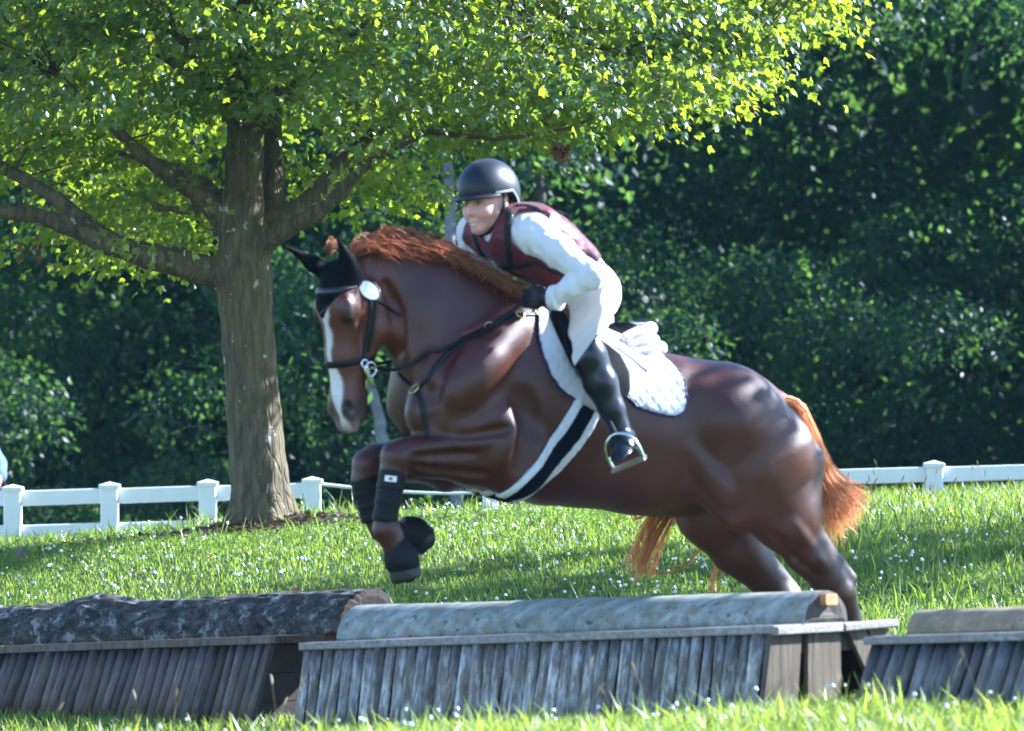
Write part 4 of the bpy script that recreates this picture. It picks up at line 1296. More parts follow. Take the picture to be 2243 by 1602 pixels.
# bridle
bri = thing('bridle', 'black leather bridle with steel bit and a round white number tag', 'bridle', hp(.2, -.1))
c = hp(.362, -.08)
pts, nr = around(c, Nh, Sh, 40, .16)
part('noseband', *loopring(pts, nr, .026, .004), M_BLACK, bri)
c = hp(.088, -.10)
FB = fb.mesh(0); BVB = BVHTree.FromPolygons([tuple(x) for x in FB[0]], FB[1].tolist())
pts, nr = around(c, Nh, Sh, 30, .3, BVB, -1.75, 1.75, False)
part('browband', *ribbon(pts, nr, .022, .007), simple('grey_black_leather', (.012, .015, .017), .4, .2, 40, .1), bri)
for s in (1, -1):
    for dn, w in ((0.0, .016), (-.026, .012)):
        P3, N3 = [], []
        for q in np.linspace(.075, .37 if dn == 0 else .33, 16):
            n_ = np.interp(q, [.07, .2, .3, .37], [-.165, -.155, -.135, -.118]) + dn*np.interp(q, [.07, .36], [1, .4])
            r = BVH.ray_cast(Vector(hp(q, n_, .3*s)), Vector(-Sh*s))
            if r[0] is not None: P3.append(np.array(r[0])); N3.append(np.array(r[1]))
        part('cheek_strap', *ribbon(P3, N3, w, .006), M_BLACK, bri)
    # bit: loose rings and a curved cheek
    b0 = hp(.385, -.122, .056*s)
    part('bit_ring', *torus(b0 + Dh*.012 - Nh*.020 + Sh*s*.012, Dh, Nh, .026, .0045), M_STEEL, bri)
    part('bit_ring', *torus(b0 - Dh*.012 + Nh*.004 + Sh*s*.012, Dh, Nh, .015, .004), M_STEEL, bri)
    part('bit_cheek', *tube(spline([b0 - Dh*.01 + Sh*s*.014, b0 + Dh*.03 - Nh*.004 + Sh*s*.014, b0 + Dh*.062 - Nh*.014 + Sh*s*.012, b0 + Dh*.078 - Nh*.03 + Sh*s*.01], 10), [.008]*5 + [.007]*5, 8), M_STEEL, bri)
part('bit_mouthpiece', *tube([hp(.385, -.122, -.06), hp(.39, -.115, 0), hp(.385, -.122, .06)], .007, 8), M_STEEL, bri)
pts, nr = on_surface([(790, 622), (820, 655), (850, 675), (876, 690)], 14)
part('throat_strap', *ribbon(pts, nr, .012, .006), M_BLACK, bri)
pts, nr = on_surface([(766, 590), (776, 608), (788, 626)], 8)
part('crown_strap', *ribbon(pts, nr, .02, .006), M_BLACK, bri)
h0 = cast(806, 638)
tc_ = (h0[0] if h0 else hp(.08, -.18, .1)); tn = norm(.4*norm(CAM - tc_) + .6*(h0[1] if h0 else Sh))
def disc(c, n, a1, R1, R2, th):
    a1 = norm(a1 - (a1 @ n)*n); a2 = np.cross(n, a1)
    ang = np.linspace(0, 2*np.pi, 32, endpoint=False)
    ring = np.cos(ang)[:, None]*a1*R1 + np.sin(ang)[:, None]*a2*R2
    V = np.concatenate([c + ring, c + ring*.97 + n*th, c + ring*0 + n*th][:2] + [[c + n*th*1.2]])
    i = np.arange(32); j = (i + 1) % 32
    return V, [np.stack([i, j, 32 + j, 32 + i], 1), np.stack([32 + i, 32 + j, np.full(32, 64)], 1)]
ax_ = P(822, 650, tc_[1]) - P(790, 626, tc_[1])
M_WHITEP = simple('white_plastic', (.80, .80, .80), .35, .03, 40, 0)
M_NAVY = simple('navy_edge', (.012, .018, .11), .5, .2, 40, 0)
part('number_tag', *disc(tc_ + tn*.010, tn, ax_, .049, .034, .004), M_NAVY, bri, False)
part('tag_face', *disc(tc_ + tn*.0135, tn, ax_, .043, .029, .003), M_WHITEP, bri, False)

# saddle pad, saddle, girth: shells that follow the body
def upoly(pxs, v=-.27):
    return np.array([[H(a, b, v) @ Uh, H(a, b, v)[2]] for a, b in pxs])
near_only = lambda p, d: (p @ Vh) + .05
def pxpoly_shell(pxs, off, inner=.007, v=-.27, cut=None, grow=0.0):
    po = upoly(pxs, v)
    def reg(p):
        d = poly_sdf(uvz(p), po) - grow
        if cut is not None: d = np.maximum(d, cut(p, d))
        return d.astype(np.float32)
    return bf.shell(off, reg, inner).mesh(2)
PAD = [(1205, 600), (1193, 690), (1186, 730), (1189, 775), (1202, 820), (1226, 855), (1262, 880), (1290, 886), (1330, 872), (1368, 868), (1392, 892), (1430, 905), (1470, 913), (1492, 906), (1502, 882), (1503, 845), (1498, 812), (1482, 782), (1470, 700), (1400, 640)]
t = NT('white_quilted_cotton')
v = t.coords()
wv = []
for s in (1, -1):
    mp = t.n('Mapping'); tc = t.n('TexCoord'); t.l(tc.outputs['Object'], mp.inputs[0])
    mp.inputs['Rotation'].default_value = (0, math.radians(38*s), 0)
    w = t.n('TexWave'); w.wave_type = 'BANDS'; w.bands_direction = 'X'; w.inputs['Scale'].default_value = 8.5; w.inputs['Distortion'].default_value = 0.4
    t.l(mp.outputs[0], w.inputs['Vector']); wv.append(w.outputs['Fac'])
mn = t.n('Math', operation='MULTIPLY'); t.l(wv[0], mn.inputs[0]); t.l(wv[1], mn.inputs[1])
pw = t.n('Math', operation='POWER'); t.l(mn.outputs[0], pw.inputs[0]); pw.inputs[1].default_value = .4
t.color((.52, .515, .515)); t.set(Roughness=.85, Specular_IOR_Level=.2)
t.bump(pw.outputs[0], .34, .010)
pad = single('saddle_pad', *pxpoly_shell(PAD, .014), t.m, H(1340, 800, -.2), 'white quilted saddle pad with navy trim on the horse back', 'saddle pad')
ORG[pad] = np.array(pad.location)
pt = upoly(PAD)
part('trim', *pxpoly_shell(PAD, .0165, .004, cut=lambda p, d: np.abs(d + .003) - .0065 + 0*d, grow=.004), M_NAVY, pad)
M_SADDLE = simple('dark_brown_leather', (.006, .0055, .007), .6, .3, 26, .12, 90, spec=.04)
M_SEATP = simple('lavender_grey_suede', (.60, .55, .60), .75, .12, 30, .2, 90)  # pale tone carries the sun's overexposure on the cantle
sad = thing('saddle', 'dark brown jumping saddle under the rider with its seat showing behind her', 'saddle', H(1300, 760, 0))
FLAP = [(1222, 690), (1250, 672), (1300, 690), (1330, 740), (1368, 775), (1380, 815), (1374, 858), (1350, 885), (1312, 878), (1275, 842), (1248, 795), (1232, 745)]
part('flap', *pxpoly_shell(FLAP, .030, .004), M_SADDLE, sad)
KR = [(1228, 700), (1242, 700), (1258, 760), (1280, 815), (1300, 850), (1290, 856), (1262, 824), (1240, 772)]
part('knee_roll', *pxpoly_shell(KR, .042, .0, cut=near_only), M_SADDLE, sad)
fs = Field(H(1190, 800, 0) - np.array([.05, .45, .25]), H(1480, 600, 0) + np.array([.15, .45, .1]), .007)
fs.chain([(H(1222, 690, -.0), .045), (H(1255, 722, 0), .06), (H(1310, 748, 0), .075), (H(1372, 752, 0), .08)], .04, Vh)
fs.ell(H(1232, 682, 0), (.045, .085, .035), [Uh, Vh, (0, 0, 1)], .03)
part('seat', *fs.mesh(2), M_SADDLE, sad)
# stacked cushions of the cantle and half pad
for q, (a, b, hl_, hh_, w, tilt) in enumerate(((1372, 733, 56, 13, .15, .34), (1378, 752, 52, 12, .165, .16), (1384, 769, 60, 13, .18, .14), (1376, 786, 50, 11, .19, .06))):
    f_ = Field(H(1250, 850, 0) - np.array([.2, .5, .05]), H(1500, 660, 0) + np.array([.2, .5, .05]), .006)
    ua = norm(Uh + np.array([0, 0, tilt])); na = np.cross(ua, Vh)
    c_ = H(a, b, 0)
    f_.ell(c_, (hl_*PX, w, hh_*PX), [ua, Vh, na], .01)
    f_.cone(c_ + ua*(hl_ - 18)*PX - Vh*w*.62, c_ + ua*(hl_ - 18)*PX + Vh*w*.62, (hh_ + 1)*PX, (hh_ + 1)*PX, .015)
    f_.cone(c_ + ua*(hl_ - 18)*PX - Vh*w*.62, c_ - ua*hl_*PX*.6 - Vh*w*.90, (hh_ + 1)*PX, hh_*.8*PX, .015)
    f_.cone(c_ + ua*(hl_ - 18)*PX + Vh*w*.62, c_ - ua*hl_*PX*.6 + Vh*w*.90, (hh_ + 1)*PX, hh_*.8*PX, .015)
    part('cantle_roll', *f_.mesh(2), M_SEATP, sad)
PV = pxpoly_shell(PAD, .014); BPAD = BVHTree.FromPolygons([tuple(x) for x in PV[0]], PV[1].tolist())
pts, nr = on_surface([(1352, 762), (1380, 782), (1402, 800), (1420, 814)], 12, BPAD)
if len(pts) > 3: part('billet_end', *ribbon(pts, nr, .010, .006), M_SEATP, sad)
GIR = [(1250, 866), (1304, 896), (1268, 968), (1222, 1042), (1176, 1108), (1120, 1240), (1000, 1240), (1092, 1088), (1152, 1022), (1208, 940)]
gir = single('girth', *pxpoly_shell(GIR, .014, v=-.22), simple('white_fleece', (.74, .74, .77), .95, .12, 60, .9, 160, .01, sheen=.5), H(1180, 1080, 0), 'navy girth edged with white fleece around the horse barrel', 'girth')
ORG[gir] = np.array(gir.location)
GIN = [(1265, 872), (1291, 886), (1256, 958), (1208, 1034), (1160, 1100), (1090, 1240), (1030, 1240), (1110, 1090), (1168, 1028), (1224, 948)]
part('strap', *pxpoly_shell(GIN, .021, .0, v=-.22), simple('navy_webbing', (.003, .0045, .012), .85, .2, 60, .3, 200, spec=.08), gir)
TAB = [(1268, 848), (1306, 866), (1292, 906), (1254, 886)]
part('elastic', *pxpoly_shell(TAB, .025, .0, v=-.22, cut=near_only), simple('beige_elastic', (.36, .33, .27), .8, .1, 80, .3, 200), gir)
# breastplate
bp = thing('breastplate', 'black leather breastplate with brass fittings crossing the horse shoulder', 'breastplate', H(1000, 800, -.2))
def strap(pxs, w, n=24, mat=M_BLACK, par=bp, name='strap', th=.007):
    pts, nr = on_surface(pxs, n)
    if len(pts) > 3: part(name, *ribbon(pts, nr, w, th), mat, par)
strap([(1245, 690), (1190, 690), (1140, 690)], .014)
strap([(1140, 690), (1072, 716), (1010, 752), (960, 795), (935, 830), (912, 852)], .020)
strap([(912, 858), (925, 890), (932, 930), (935, 958)], .020)
strap([(905, 848), (885, 832), (872, 818)], .014)
for a, b in ((1072, 716), (1138, 690), (1176, 686), (911, 855)):
    h0 = cast(a, b)
    if h0:
        n_ = h0[1]; e1 = norm(np.cross(n_, (0.3, 0, 1))); e2 = np.cross(n_, e1)
        part('brass_ring', *torus(h0[0] + n_*.008, e1, e2, .016 if a > 1000 else .022, .004), M_BRASS, bp)
# leg and bell boots on the front legs
def cuff(a, b, ra, rb, h=.004):
    f_ = Field(np.minimum(a, b) - .1, np.maximum(a, b) + .1, h)
    f_.cone(a, b, ra, rb, .01)
    d = norm(b - a)
    f_.clip(lambda x, y, z: np.maximum((x - b[0])*d[0] + (y - b[1])*d[1] + (z - b[2])*d[2], -((x - a[0])*d[0] + (y - a[1])*d[1] + (z - a[2])*d[2])))
    return f_
def legboot(label, a, b, ra, rb, lab=False):
    f_ = cuff(a, b, ra, rb)
    o = single('leg_boot', *f_.mesh(2), M_NEO, b, label, 'leg boot', group='brushing boots on the forelegs')
    ORG[o] = np.array(b)
    d = norm(b - a); bv = f_.mesh(0); bb = BVHTree.FromPolygons([tuple(x) for x in bv[0]], bv[1].tolist())
    for q in (.32, .62, .9):
        c = a*(1 - q) + b*q
        e1 = norm(np.cross(d, (0, 1, 0))); e2 = np.cross(d, e1)
        pts, nr = around(c, e1, e2, 30, .12, bb)
        part('strap', *loopring(pts, nr, .022, .0025), M_NEO, o)
    if lab:
        h0 = cast(856, 1049, bb)
        if h0:
            p, n_ = h0; x_ = norm(np.cross((0, 0, 1), n_)); x_ = norm(x_ - .10*np.array([0, 0, 1])); y_ = np.cross(n_, x_)
            def plate(w, hh, lift, mat, nm):
                q = [p + x_*sx*w + y_*sy*hh + n_*(lift + l_) for l_ in (-.006, .0012) for sx, sy in ((-1, -1), (1, -1), (1, 1), (-1, 1))]
                part(nm, np.array(q), BOXF, mat, o, False)
            plate(.022, .011, .004, M_WHITEP, 'logo_patch')
            M_RED = simple('red_print', (.45, .05, .08), .5, .1, 40, 0)
            V, F = disc(p + n_*.0055, n_, x_, .008, .006, .0012)
            part('logo_mark', V, F, M_RED, o, False)
    return o
legboot('black brushing boot with a small white logo patch on the near foreleg', H(861, 1030, -.18), H(842, 1146, -.18), .051, .046, True)
legboot('black brushing boot on the far foreleg, half hidden', H(799, 1046, .16), H(823, 1140, .16), .058, .053)
def bell(label, a, b, ra, rb):
    f_ = Field(np.minimum(a, b) - .13, np.maximum(a, b) + .13, .004); d = norm(b - a)
    f_.cone(a, b - d*.012, ra, rb*.92, .01)
    f_.cone(b - d*.02, b + d*.030, rb*.90, rb*.62, .012)
    f_.clip(lambda x, y, z: -((x - a[0])*d[0] + (y - a[1])*d[1] + (z - a[2])*d[2]))
    V, F = f_.mesh(2)
    sd = (V - a) @ d
    rad = V - a - sd[:, None]*d
    ang = np.arctan2(rad @ norm(np.cross(d, (0, 1, 0))), rad @ np.cross(d, norm(np.cross(d, (0, 1, 0)))))
    V = V + norm(rad)*(.0016*np.sin(ang*34))[:, None]*(np.linalg.norm(rad, axis=1) > .03)[:, None]
    o = single('bell_boot', V, F, M_NEO, b, label, 'bell boot', group='bell boots on the front hooves')
    return o
bell('black ribbed bell boot on the near front hoof', H(864, 1188, -.18), H(884, 1236, -.18), .046, .070)
bell('black bell boot on the far front hoof, tucked behind', H(876, 1156, .16), H(914, 1174, .16), .046, .070)

# ------------------------------------------------------------------ the rider
t = NT('skin')
at = t.n('VertexColor', layer_name='tone')
v = t.coords()
t.color(t.mix(1, at.outputs['Color'], t.ramp(t.noise(v, 40, 4), [(.3, (.9, .88, .88)), (.7, (1.08, 1.08, 1.08))]), 'MULTIPLY'))
t.set(Roughness=.5, Subsurface_Weight=.15, Subsurface_Scale=.01, Specular_IOR_Level=.4)
t.b.inputs['Subsurface Radius'].default_value = (1, .35, .2)
M_SKIN = t.m
def clothmat(name, c, rough=.8, wr=.35, wscale=14, fine=260, sheen=.1, trans=0):
    t = NT(name); v = t.coords()
    f = t.noise(v, 6, 4)
    t.color(t.ramp(f, [(.3, tuple(x*.93 for x in c)), (.7, c)]))
    t.set(Roughness=rough, Sheen_Weight=sheen, Specular_IOR_Level=.3)
    w = t.noise(t.coords('Object', (1, 1, 1.6)), wscale, 3, .5)
    t.bump(t.mix(.12, w, t.noise(v, fine, 2)), wr, .02)
    return t.m
M_SHIRT = clothmat('white_shirt_cotton', (.70, .68, .66), .8, .55, 16)
M_BREECH = clothmat('cream_breeches', (.66, .62, .545), .75, .25, 9)
M_VEST = clothmat('maroon_vest_nylon', (.11, .010, .020), .5, .5, 20)
M_BOOT = simple('polished_black_boot', (.003, .007, .014), .32, .3, 20, .12, 40, .006, spec=.45, coat=.1)
M_GLOVE = simple('black_glove', (.004, .005, .007), .6, .3, 60, .25, 150)
M_HELMET = simple('black_helmet_velvet', (.0065, .009, .016), .46, .2, 60, .1, 300, .001, spec=.4, sheen=.03)
M_STRAP = simple('black_webbing', (.004, .004, .005), .8, .2, 80, .2)
M_PIPE = simple('cream_piping', (.46, .42, .34), .7, .1, 60, 0)

Sd = norm(np.array([-.58, .81, 0]))           # near shoulder to far shoulder
Fw = np.array([-.81, -.58, 0])                # where the chest faces
pel = P(1282, 640, .10)
spine = [(P(1282, 640, .10), .122, 1.18), (P(1240, 590, .05), .105, 1.18), (P(1195, 548, 0), .112, 1.22), (P(1150, 522, -.05), .116, 1.25), (P(1118, 508, -.06), .085, 1.5)]
shN, shF = P(1176, 516, -.205), P(1042, 512, .07)
elN, wrN, haN = P(1297, 606, -.33), P(1212, 652, -.30), P(1172, 652, -.255)
elF, wrF, haF = P(1040, 590, .10), P(1110, 636, .04), P(1140, 650, -.02)
nkb, nkt = P(1102, 508, -.075), P(1078, 462, -.075)
person = thing('person', 'rider in maroon vest, white shirt, cream breeches and dark helmet crouching on the horse', 'person', P(1290, 730, .08))
# head
EF = norm(np.array([-.66, -.74, -.14])); EU = norm(np.array([-.10, -.02, 1.0]) - (np.array([-.10, -.02, 1.0]) @ EF)*EF); ES = np.cross(EU, EF)
if ES[1] > 0: ES = -ES                           # ES: her near side
HC = P(1066, 438, -.085)
def fc(f, s, u): return HC + EF*f + ES*s + EU*u
HAX = [EF, ES, EU]
f_ = Field(HC - np.array([.24, .2, .26]), HC + np.array([.24, .2, .2]), .0042)
f_.ell(fc(-.005, 0, .02), (.098, .076, .098), HAX, .02)
f_.ell(fc(.028, 0, -.045), (.066, .060, .062), HAX, .03)
f_.cone(fc(.01, .045, -.055), fc(.062, .012, -.100), .022, .018, .025)
f_.cone(fc(.01, -.045, -.055), fc(.062, -.012, -.100), .022, .018, .025)
f_.ell(fc(.072, 0, -.104), (.022, .022, .018), HAX, .018)
f_.cone(fc(.090, 0, -.002), fc(.102, 0, -.036), .008, .009, .014)
f_.ell(fc(.099, 0, -.041), (.011, .014, .009), HAX, .008)
for s in (-1, 1):
    f_.ell(fc(.085, .031*s, -.003), (.015, .017, .010), HAX, .012, 'sub')
    f_.ell(fc(.084, .031*s, .016), (.012, .022, .006), HAX, .012)
    f_.ell(fc(.064, .038*s, -.040), (.024, .022, .022), HAX, .03)
    f_.ell(fc(-.008, .078*s, -.018), (.020, .008, .030), HAX, .008)          # ear
    f_.ell(fc(-.004, .086*s, -.018), (.010, .005, .018), HAX, .005, 'sub')
f_.ell(fc(.088, 0, -.073), (.012, .022, .007), HAX, .006)
f_.ell(fc(.085, 0, -.087), (.012, .020, .008), HAX, .006)
f_.cone(fc(.099, .017, -.080), fc(.099, -.017, -.080), .0035, .0035, .003, op='sub')
f_.cone(nkb - np.array([0, 0, .02]), nkt, .056, .054, .03)
V, F = f_.mesh(2)
head = part('body', V, F, M_SKIN, person)
q = (V - HC) @ np.stack([EF, ES, EU], 1)
tone = np.tile(np.array([.64, .345, .265]), (len(V), 1))
def tb_(c, w):
    global tone
    w = np.clip(w, 0, 1)[:, None]; tone = tone*(1 - w) + np.array(c)*w
tb_((.56, .26, .21), np.exp(-((q[:, 0]-.07)**2 + (np.abs(q[:, 1])-.042)**2 + (q[:, 2]+.038)**2)/.0007)*.7)
tb_((.48, .19, .17), np.exp(-((np.abs(q[:, 1])/.021)**4 + ((q[:, 2]+.080)/.011)**4))*(q[:, 0] > .07)*.75)
tb_((.70, .64, .60), np.exp(-((np.abs(q[:, 1])/.015)**4 + ((q[:, 2]+.0800-3*q[:, 1]**2)/.0036)**4))*(q[:, 0] > .07))
tb_((.16, .09, .05), np.exp(-(((np.abs(q[:, 1])-.032)/.018)**4 + ((q[:, 2]-.017)/.0035)**4))*(q[:, 0] > .05)*.45)
tb_((.10, .05, .035), np.exp(-(((np.abs(q[:, 1])-.031)/.014)**4 + ((q[:, 2]+.003)/.005)**4))*(q[:, 0] > .05)*.8)
point_color(head, 'tone', tone)
M_WEYE = simple('eye_white', (.22, .20, .19), .15, .05, 40, 0)
M_IRIS = simple('iris_blue_grey', (.05, .07, .09), .1, .2, 60, 0)
for s in (-1, 1):
    ey = part('eye', *ball(fc(.0735, .031*s, -.003), .0115, HAX), M_WEYE, person)
    part('iris', *ball(fc(.0815, .0325*s, -.004), (.004, .0052, .0052), HAX), M_IRIS, ey)
# hair knot at the nape
M_HAIR = simple('brown_hair', (.11, .06, .03), .5, .4, 40, .5, 120)
f_ = Field(fc(-.1, 0, -.05) - .12, fc(-.1, 0, -.05) + .12, .005)
f_.ell(fc(-.078, 0, -.035), (.035, .055, .045), HAX, .02)
part('hair', *f_.mesh(2), M_HAIR, person)
# helmet
f_ = Field(HC - np.array([.27, .22, .12]), HC + np.array([.25, .22, .25]), .0045)
hc_ = fc(-.012, 0, .042)
f_.ell(hc_, (.126, .102, .112), HAX, .01)
f_.ell(fc(-.045, 0, .01), (.094, .098, .115), HAX, .03)
def hcut(x, y, z):
    X, Y, Z = x - HC[0], y - HC[1], z - HC[2]
    fq = X*EF[0] + Y*EF[1] + Z*EF[2]; uq = X*EU[0] + Y*EU[1] + Z*EU[2]
    return np.where(fq > -.035, .016, .016 - (-.035 - fq)*1.15).clip(-.062, .02) - uq
f_.clip(hcut)
f_.ell(fc(.0, 0, -.02), (.088, .074, .07), HAX, .01, 'sub')
hm = part('helmet', *f_.mesh(2), M_HELMET, person)
# brim
n1, n2 = 25, 7
Vb = []
for i, a in enumerate(np.linspace(-1.25, 1.25, n1)):
    for r_ in np.linspace(0, 1, n2):
        ex = .050*math.cos(a)**1.2*r_ if abs(a) < 1.5 else 0
        Vb.append(fc(-.012 + (.112 + ex)*math.cos(a)*1.02, (.093 + ex*.55)*math.sin(a)*1.04, .020 - .010*r_**2 - .004*math.sin(a)**2))
Vb = np.array(Vb); top = Vb + EU*.007; Vb = np.concatenate([Vb, top]); nn_ = n1*n2
i, j = np.meshgrid(np.arange(n1-1), np.arange(n2-1), indexing='ij'); k = (i*n2 + j).ravel()
fb_ = np.stack([k, k + n2, k + n2 + 1, k + 1], 1)
rim = [[i*n2 + n2-1, (i+1)*n2 + n2-1, (i+1)*n2 + n2-1 + nn_, i*n2 + n2-1 + nn_] for i in range(n1-1)]
part('brim', Vb, [fb_, fb_[:, ::-1] + nn_, np.array(rim)], M_HELMET, hm)
# pale edge along the lower rim of the near side, and of the back
BH = BVHTree.FromPolygons([tuple(x) for x in np.array([v_.co for v_ in hm.data.vertices]) + ORG[hm]], [tuple(p.vertices) for p in hm.data.polygons])
M_TRIM = simple('grey_helmet_trim', (.34, .34, .36), .5, .1, 40, 0)
for s in (1, -1):
    pr, nr_ = [], []
    for q_ in np.linspace(0, 1, 22):
        fo = .045 - q_*.125; uo = .021 if fo > -.035 else .021 - (-.035 - fo)*1.15
        r = BH.ray_cast(Vector(fc(fo, .25*s, uo + .003)), Vector(-ES*s))
        if r[0] is not None: pr.append(np.array(r[0])); nr_.append(np.array(r[1]))
    part('rim_trim', *ribbon(pr, nr_, .008, .002), M_TRIM, hm)
    # harness
    hd_bvh = BVHTree.FromPolygons([tuple(x) for x in V], F.tolist())
    pts = []
    for f0, s0, u0 in ((-.01, .086, .02), (.004, .083, -.03), (.018, .070, -.065), (.035, .050, -.098), (.042, .020, -.124), (.042, 0, -.128)):
        r = hd_bvh.find_nearest(Vector(fc(f0, s0*s, u0))); p_ = np.array(r[0]) + np.array(r[1])*.004
        pts.append(p_)
    pp = spline(pts, 22); nr2 = np.array([np.array(hd_bvh.find_nearest(Vector(x))[1]) for x in pp])
    part('chin_strap', *ribbon(pp, nr2, .014, .004), M_STRAP, hm)
    pp = spline([fc(-.055, .080*s, -.01), fc(-.02, .083*s, -.045), fc(.016, .071*s, -.062)], 12)
    part('chin_strap', *ribbon(pp, np.tile(ES*s, (12, 1)), .010, .003), M_STRAP, hm)
# earring
part('earring', *ball(fc(-.006, .088, -.045), .004), M_BRASS, person)
# shirt
def torso(fl, g=0.0, k=.035):
    for a, b in zip(spine[:-1], spine[1:]):
        fl.cone(a[0], b[0], a[1] + g, b[1] + g, k, Sd, (a[2] + b[2])/2)
    fl.cone(shN + Sd*.03, shF - Sd*.03, .062 + g, .062 + g, .05)
LO, HI = np.array([-.34, -.56, 1.46]), np.array([.52, .42, 2.08])
f_ = Field(LO, HI, .0062)
torso(f_, .002)
f_.chain([(shN, .064), (shN*.55 + elN*.45, .054), (elN, .043)], .035)
f_.chain([(elN, .044), (elN*.5 + wrN*.5, .040), (wrN, .035)], .02)
f_.chain([(shF, .070), (shF*.5 + elF*.5, .058), (elF, .050), (elF*.5 + wrF*.5, .044), (wrF, .037)], .03)
f_.cone(nkb - np.array([0, 0, .015]), nkb*.6 + nkt*.4, .064, .060, .02)
cd = norm(haN - wrN)
def cutw(x, y, z):
    d1 = (x - wrN[0])*cd[0] + (y - wrN[1])*cd[1] + (z - wrN[2])*cd[2]
    near = np.sqrt((x - wrN[0])**2 + (y - wrN[1])**2 + (z - wrN[2])**2) - .075
    nd = norm(nkt - nkb)
    d2 = (x - nkb[0])*nd[0] + (y - nkb[1])*nd[1] + (z - nkb[2])*nd[2] - .018
    nn2 = np.sqrt((x - nkb[0])**2 + (y - nkb[1])**2 + (z - nkb[2])**2) - .085
    pd = norm(spine[0][0] - spine[2][0])
    d3 = (x - pel[0])*pd[0] + (y - pel[1])*pd[1] + (z - pel[2])*pd[2] + .03
    return np.maximum(np.maximum(np.minimum(d1, -near), np.minimum(d2, -nn2)), d3)
f_.clip(cutw)
f_.cone(nkb - np.array([0, 0, .01]), nkt, .054, .054, .008, op='sub')
SV, SF = wrinkle(*f_.mesh(2), .0068, 20, (1.4, 1.4, .8), 5)
shirt = part('shirt', SV, SF, M_SHIRT, person)
c_ = cuff(wrN - cd*.028, wrN + cd*.008, .050, .046)
part('cuff', *c_.mesh(2), M_SHIRT, shirt)
# vest
f_ = Field(LO, HI, .0058)
torso(f_, .016)
f_.cone(shN + Sd*.05 + np.array([0, 0, .02]), shF - Sd*.05 + np.array([0, 0, .02]), .070, .070, .04)
up_ = norm(elN - shN); upF = norm(elF - shF)
f_.cone(shN - up_*.045 - Sd*.02, shN + up_*.16, .088, .070, .012, op='sub')
f_.cone(shF - upF*.045 + Sd*.02, shF + upF*.16, .086, .070, .012, op='sub')
f_.cone(nkb - np.array([0, 0, .005]) + Fw*.02, nkt + norm(nkt - nkb)*.1 + Fw*.04, .060, .078, .01, op='sub')
pd = norm(spine[0][0] - spine[2][0])
cutp = P(1243, 592, .04)
def vcut(x, y, z):
    a = (x - cutp[0])*pd[0] + (y - cutp[1])*pd[1] + (z - cutp[2])*pd[2]
    fq = (x - cutp[0])*Fw[0] + (y - cutp[1])*Fw[1]
    return a + .30*np.clip(fq, 0, .3) - .045*np.clip(-fq/.1, 0, 1)
f_.clip(vcut)
VV, VF = wrinkle(*f_.mesh(2), .004, 18, (1, 1, 1), 12)
vest = part('vest', VV, VF, M_VEST, person)
BV = BVHTree.FromPolygons([tuple(x) for x in VV], VF.tolist())
def vstrap(name, pxs, w, mat, n=20, th=.005):
    pts, nr_ = on_surface(pxs, n, BV)
    if len(pts) > 3:
        jump = np.linalg.norm(np.diff(pts, axis=0), axis=1)
        bad = np.argwhere(jump > .09)
        if len(bad): pts, nr_ = pts[:bad[0][0] + 1], nr_[:bad[0][0] + 1]
        if len(pts) > 3: part(name, *ribbon(pts, nr_, w, th), mat, vest)
vstrap('edge_binding', [(1116, 462), (1112, 490), (1112, 530), (1116, 570), (1120, 582)], .028, M_STRAP)
vstrap('edge_binding', [(1036, 512), (1044, 535), (1054, 556), (1064, 574)], .026, M_STRAP)
vstrap('waist_strap', [(1066, 582), (1100, 586), (1140, 582), (1165, 576)], .024, M_STRAP)
vstrap('piping', [(1122, 470), (1120, 500), (1124, 525), (1142, 546), (1150, 520), (1158, 495), (1180, 475), (1196, 470)], .006, M_PIPE, 30, .006)
vstrap('waist_strap', [(1170, 572), (1200, 590), (1228, 600), (1246, 596)], .012, M_STRAP)
vstrap('back_panel', [(1205, 476), (1222, 488), (1248, 506)], .045, M_WHITEP, 12, .006)
vstrap('collar_trim', [(1130, 452), (1150, 450), (1170, 455), (1186, 464)], .016, M_STRAP, 12, .006)
# breeches
hipN, hipF = P(1296, 648, -.02), P(1268, 648, .22)
knN, anN = P(1290, 780, -.335), P(1357, 936, -.325)
knF = H(1210, 775, .40); anF = H(1290, 930, .36)
f_ = Field((-.05, -.56, 1.0), (.60, .62, 1.86), .0072)
f_.cone(hipN, hipF, .088, .088, .06)
f_.cone(P(1298, 630, .10), P(1303, 642, .02), .088, .088, .06)
f_.cone(pel, P(1248, 602, .05), .112, .098, .05, Sd, 1.15)
f_.chain([(hipN, .088), (hipN*.5 + knN*.5, .077), (knN, .056), (knN*.80 + anN*.20, .050), (knN*.55 + anN*.45, .046)], .04)
f_.chain([(hipF, .102), (hipF*.5 + knF*.5, .094), (knF, .064), (knF*.55 + anF*.45, .050)], .04)
wd = norm(P(1248, 602, .05) - pel)
f_.clip(lambda x, y, z: (x - pel[0])*wd[0] + (y - pel[1])*wd[1] + (z - pel[2])*wd[2] - .078)
def bcut(kn, an):
    d_ = norm(an - kn); tp_ = norm(d_ + np.array([1.0, 0, -.1])); t_ = kn - d_*.022
    def fn(x, y, z):
        a_ = (x - t_[0])*tp_[0] + (y - t_[1])*tp_[1] + (z - t_[2])*tp_[2] - .014
        r_ = np.sqrt((x - kn[0])**2 + (y - kn[1])**2 + (z - kn[2])**2) - .30
        return np.maximum(a_, 0*r_ + a_)*1.0 if False else np.where((z < kn[2] + .12) & (np.sign(kn[1])*y > .1), a_, -1.0)
    return fn
f_.clip(bcut(knN, anN))
br = part('breeches', *wrinkle(*f_.mesh(2), .0032, 13, (1, 1, .8), 9), M_BREECH, person)
